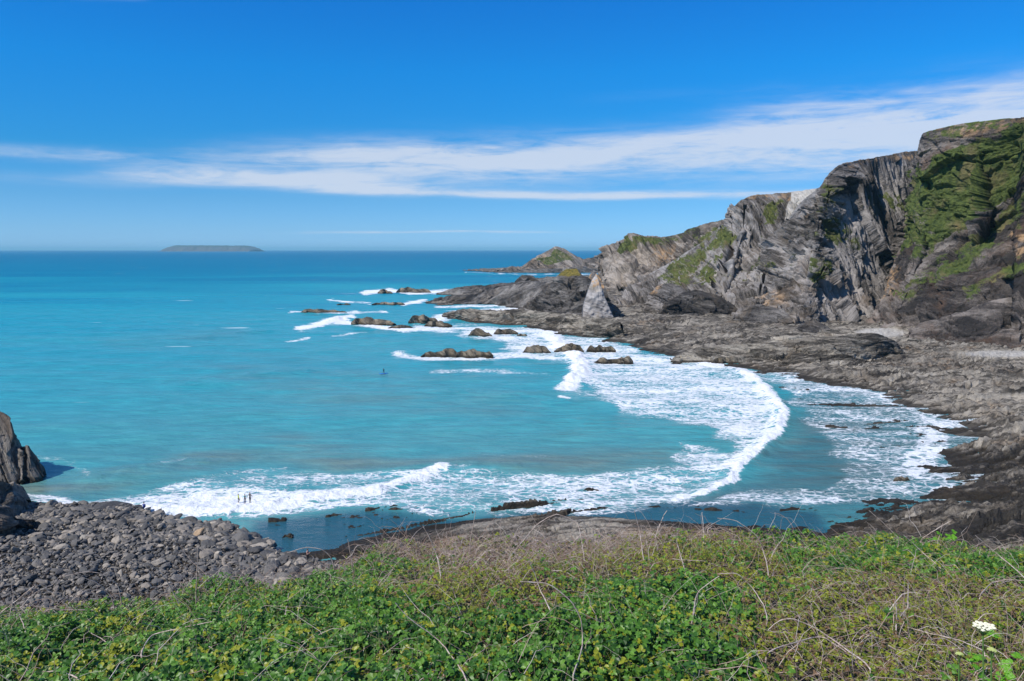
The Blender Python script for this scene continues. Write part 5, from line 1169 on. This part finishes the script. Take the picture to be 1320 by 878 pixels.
for i, (pp, lab) in enumerate(CANES):
    low = max(pp, key=lambda q: q[1]); dl = bpt(low[0], low[1])[1]
    P3 = []
    for a, c_ in pp:
        d_ = min(bpt(a, c_)[1], dl + 0.7) - 0.18; P3.append(at_y(a, c_, d_))
    P3 = np.array(P3)
    # bury the low end in the leaves
    li = pp.index(low)
    ext = P3[li] + np.array([0, 0.05, -0.22])
    P3 = np.vstack([P3, ext]) if li == len(pp) - 1 else (np.vstack([ext, P3]) if li == 0 else P3)
    kk = 26; path = interp_st(P3, np.linspace(0, 1, kk)); path += np.random.default_rng(i).normal(0, 0.0035, (kk, 3)).cumsum(0) * 0.6
    r0 = 0.0052 + 0.0020 * ((i * 37) % 5) / 5 + 0.0002 * dl
    tp = np.linspace(1.0, 0.45, kk) if li == 0 else (np.linspace(0.45, 1.0, kk) if li == len(pp) - 1 else np.ones(kk) * 0.8)
    cv_, cf_ = tube_arrays(path[None], (r0 * tp)[None], 6)
    # thorns
    rt = np.random.default_rng(900 + i); tv, tf_ = [], []
    for q in range(3, kk - 2, 2):
        a = path[q]; d = rt.normal(size=3); d /= np.linalg.norm(d); e = np.cross(d, path[q + 1] - path[q]); e /= np.linalg.norm(e) + 1e-9; o0 = len(tv)
        tv += [a + e * .003, a - e * .003, a + d * 0.016, a + d * 0.016]; tf_.append([o0, o0 + 1, o0 + 2, o0 + 3])
    cv_ = np.vstack([cv_, np.array(tv)]); cf_ = np.vstack([cf_, np.array(tf_) + len(cv_) - len(tv)])
    tag(np_mesh('dead_bramble_cane', cv_, cf_, M_CANE, True), lab, 'bramble cane', 'dead bramble canes on the bank')

# ------------------------------------------------------------------ lime green sprig on the rim, flower at lower right
def big_leaf(c, fwd, nrm, L, W, teeth=5):
    side = fwd.cross(nrm); V = []; n_ = teeth * 2
    edgeL, edgeR = [], []
    for k in range(n_ + 1):
        t_ = k / n_; wv2 = math.sin(math.pi * min(1, t_ * 0.92 + 0.06)) ** 0.7 * (1.0 if k % 2 else 0.80) * W * 0.5
        m_ = c + fwd * (L * t_) + nrm * (-0.12 * L * t_ * t_)
        edgeL.append(m_ + side * wv2 + nrm * 0.10 * W); edgeR.append(m_ - side * wv2 + nrm * 0.10 * W); V.append(m_)
    vs = V + edgeL + edgeR; q = n_ + 1; fs_ = []
    for k in range(n_): fs_ += [(k, k + 1, q + k + 1, q + k), (k, 2 * q + k, 2 * q + k + 1, k + 1)]
    return vs, fs_
M_LIME, nt, b, out = new_mat('fresh_leaf')
c = nt.mix(nt.noise(nt.pos(), 30, 3), (0.09, 0.30, 0.012), (0.20, 0.46, 0.03)); nt.l.new(c, b.inputs['Base Color']); b.inputs['Roughness'].default_value = 0.45
tr = nt.new('ShaderNodeBsdfTranslucent'); tr.inputs[0].default_value = (0.25, 0.55, 0.03, 1); mx = nt.new('ShaderNodeMixShader'); mx.inputs[0].default_value = 0.3
nt.l.new(b.outputs[0], mx.inputs[1]); nt.l.new(tr.outputs[0], mx.inputs[2]); nt.l.new(mx.outputs[0], out.inputs[0])
M_GST = simple_mat('green_stalk', (0.10, 0.20, 0.04), 0.6, 0.3, 20)
def sprig(px, py, n_, size_, spread, label, seed, name='leaf_sprig', lift=0.14):
    rr_ = random.Random(seed); c0_ = Vector(bpt(px, py)) + Vector((0, -0.1, 0)); root = empty(name, tuple(c0_)); tag(root, label, 'leaves')
    pths = []
    for k in range(n_):
        a = rr_.uniform(0, 6.28); d = Vector((math.cos(a) * spread, math.sin(a) * spread * 0.6, rr_.uniform(-0.3, 0.6) * spread + 0.05))
        p1 = d; fw = Vector((math.cos(a), math.sin(a) * .6, rr_.uniform(-.3, .25))).normalized(); nr_ = Vector((rr_.uniform(-.4, .4), rr_.uniform(-.9, -.2), 1)); nr_ = (nr_ - fw * nr_.dot(fw)).normalized()
        vs, fs_ = [], []
        for dv in (0, 1.0, -1.0):
            f2 = (fw * math.cos(dv) + nr_.cross(fw) * math.sin(dv)).normalized(); v_, f_ = big_leaf(p1, f2, nr_, size_ * (1 if dv == 0 else .8), size_ * .72)
            o0 = len(vs); vs += v_; fs_ += [tuple(q + o0 for q in f) for f in f_]
        me = bpy.data.meshes.new('leaf'); me.from_pydata(vs, [], fs_); me.materials.append(M_LIME); link_mesh('leaf', me, root)
        b0 = Vector((0, 0.05, -lift)); pths.append([tuple(b0 + (p1 - b0) * t + Vector((0, 0, 0.04 * math.sin(3.14 * t)))) for t in (0, .33, .66, 1)])
    v_, f_ = tube_arrays(np.array(pths), np.full((n_, 4), 0.0025), 5); np_mesh('stem', v_, f_, M_GST, True, parent=root)
    return root
sprig(1212, 691, 9, 0.075, 0.13, 'lime green leaf sprig sticking up over the rim on the right', 5)
sprig(1262, 868, 9, 0.10, 0.14, 'large bright green leaves at the foot of the white flower', 6)
sprig(1305, 858, 6, 0.07, 0.10, 'small bunch of fresh green leaves by the lower right corner', 7)
sprig(1285, 818, 6, 0.06, 0.09, 'fresh green leaves just behind the white flower head', 8)
# umbel flower
M_PET = simple_mat('cream_petal', (0.78, 0.76, 0.58), 0.7, 0.12, 60); M_BUD = simple_mat('green_bud', (0.42, 0.48, 0.16), 0.7, 0.2, 60)
def umbel_flower(px, py, Yf, n_, R0, mat, label, stem_to, seed):
    rr_ = np.random.default_rng(seed); top = at_y(px, py, Yf); zb = bank_z(np.array(float(px)), np.array(Yf)) - 0.1
    root = empty('umbel_flower', tuple(top)); tag(root, label, 'flower')
    hgt2 = top[2] - zb; pth = np.array([[(0.012 * math.sin(t * 3), 0, -0.06 - (hgt2 - .06) * t) for t in np.linspace(0, 1, 9)]]); pth[..., 0] += np.linspace(0, stem_to, 9)
    v_, f_ = tube_arrays(pth, np.linspace(0.004, 0.0065, 9)[None], 8); np_mesh('stem', v_, f_, M_GST, True, parent=root)
    rays_ = []
    for k in range(n_):
        rad2 = R0 * math.sqrt((k + .5) / n_); a = k * 2.39996 + rr_.normal(0, .1); c_ = np.array([math.cos(a) * rad2, math.sin(a) * rad2, -rad2 * rad2 * 3.0 + rr_.normal(0, .002)])
        st0 = np.array([0, 0, -0.06]); rays_.append([st0 + (c_ - st0) * t + np.array([c_[0], c_[1], 0]) * 0.3 * math.sin(3.14 * t) * .5 for t in (0, .33, .66, 1)])
        m2 = 22; aa = np.arange(m2) * 2.39996; r2 = 0.0105 * np.sqrt((np.arange(m2) + .5) / m2); cc = np.stack([np.cos(aa) * r2, np.sin(aa) * r2, 0.006 - r2 * r2 * 50], -1)
        Vm = (V0s[None] * rr_.uniform(.0024, .0036, (m2, 1, 1)) + cc[:, None]).reshape(-1, 3) + c_; Fm = (F0s[None] + (np.arange(m2) * len(V0s))[:, None, None]).reshape(-1, 3)
        np_mesh('umbellet', Vm, Fm, mat, True, parent=root)
    v_, f_ = tube_arrays(np.array(rays_), np.full((n_, 4), 0.0013), 4); np_mesh('rays', v_, f_, M_GST, True, parent=root)
V0s, F0s = ico(1)
umbel_flower(1268, 806, 4.3, 22, 0.056, M_PET, 'creamy white flat-topped umbel flower on a green stalk, lower right corner', 0.03, 31)
umbel_flower(1279, 838, 4.25, 12, 0.017, M_BUD, 'green unopened umbel bud below the white flower', 0.0, 32)
umbel_flower(1237, 843, 4.4, 10, 0.012, M_BUD, 'small yellowish umbel bud left of the white flower stalk', 0.0, 33)
for q, (px, py, lb) in enumerate([(419, 845, 'single pale pink bramble blossom right of the first'), (378, 853, 'single pale pink bramble blossom near the bottom left of centre')]):
    c_ = bpt(px, py) + np.array([0, -0.22, 0.08]); rt_ = empty('bramble_blossom', tuple(c_)); tag(rt_, lb, 'flower')
    for k in range(5):
        a = k * 1.2566; f = Vector((math.cos(a), math.sin(a) * 0.5 - .1, math.sin(a) * .8)).normalized(); nr_ = Vector((0, -1, .7)); nr_ = (nr_ - f * nr_.dot(f)).normalized()
        v_, f_ = big_leaf(Vector((0, 0, 0)), f, nr_, .016, .013, 2); me = bpy.data.meshes.new('petal'); me.from_pydata(v_, [], f_); me.materials.append(simple_mat('pink_petal', (0.75, 0.62, 0.66))); link_mesh('petal', me, rt_)

# ------------------------------------------------------------------ haze
import bmesh
bm = bmesh.new(); bmesh.ops.create_cube(bm, size=1); me = bpy.data.meshes.new('haze'); bm.to_mesh(me); bm.free()
hz = link_mesh('haze', me); hz.scale = (240000, 170000, 230); hz.location = (0, 84000, 230 / 2 - 6)
mh = bpy.data.materials.new('haze_air'); mh.use_nodes = True; nt = NT(mh.node_tree); nt.n.clear()
oo = nt.new('ShaderNodeOutputMaterial'); pvn = nt.new('ShaderNodeVolumePrincipled'); pvn.inputs['Color'].default_value = (0.40, 0.84, 1.0, 1); pvn.inputs['Density'].default_value = 3.0e-5; pvn.inputs['Anisotropy'].default_value = 0.0
nt.l.new(pvn.outputs[0], oo.inputs['Volume']); me.materials.append(mh); tag(hz, 'thin blue air haze over the whole bay', 'haze', kind='stuff')
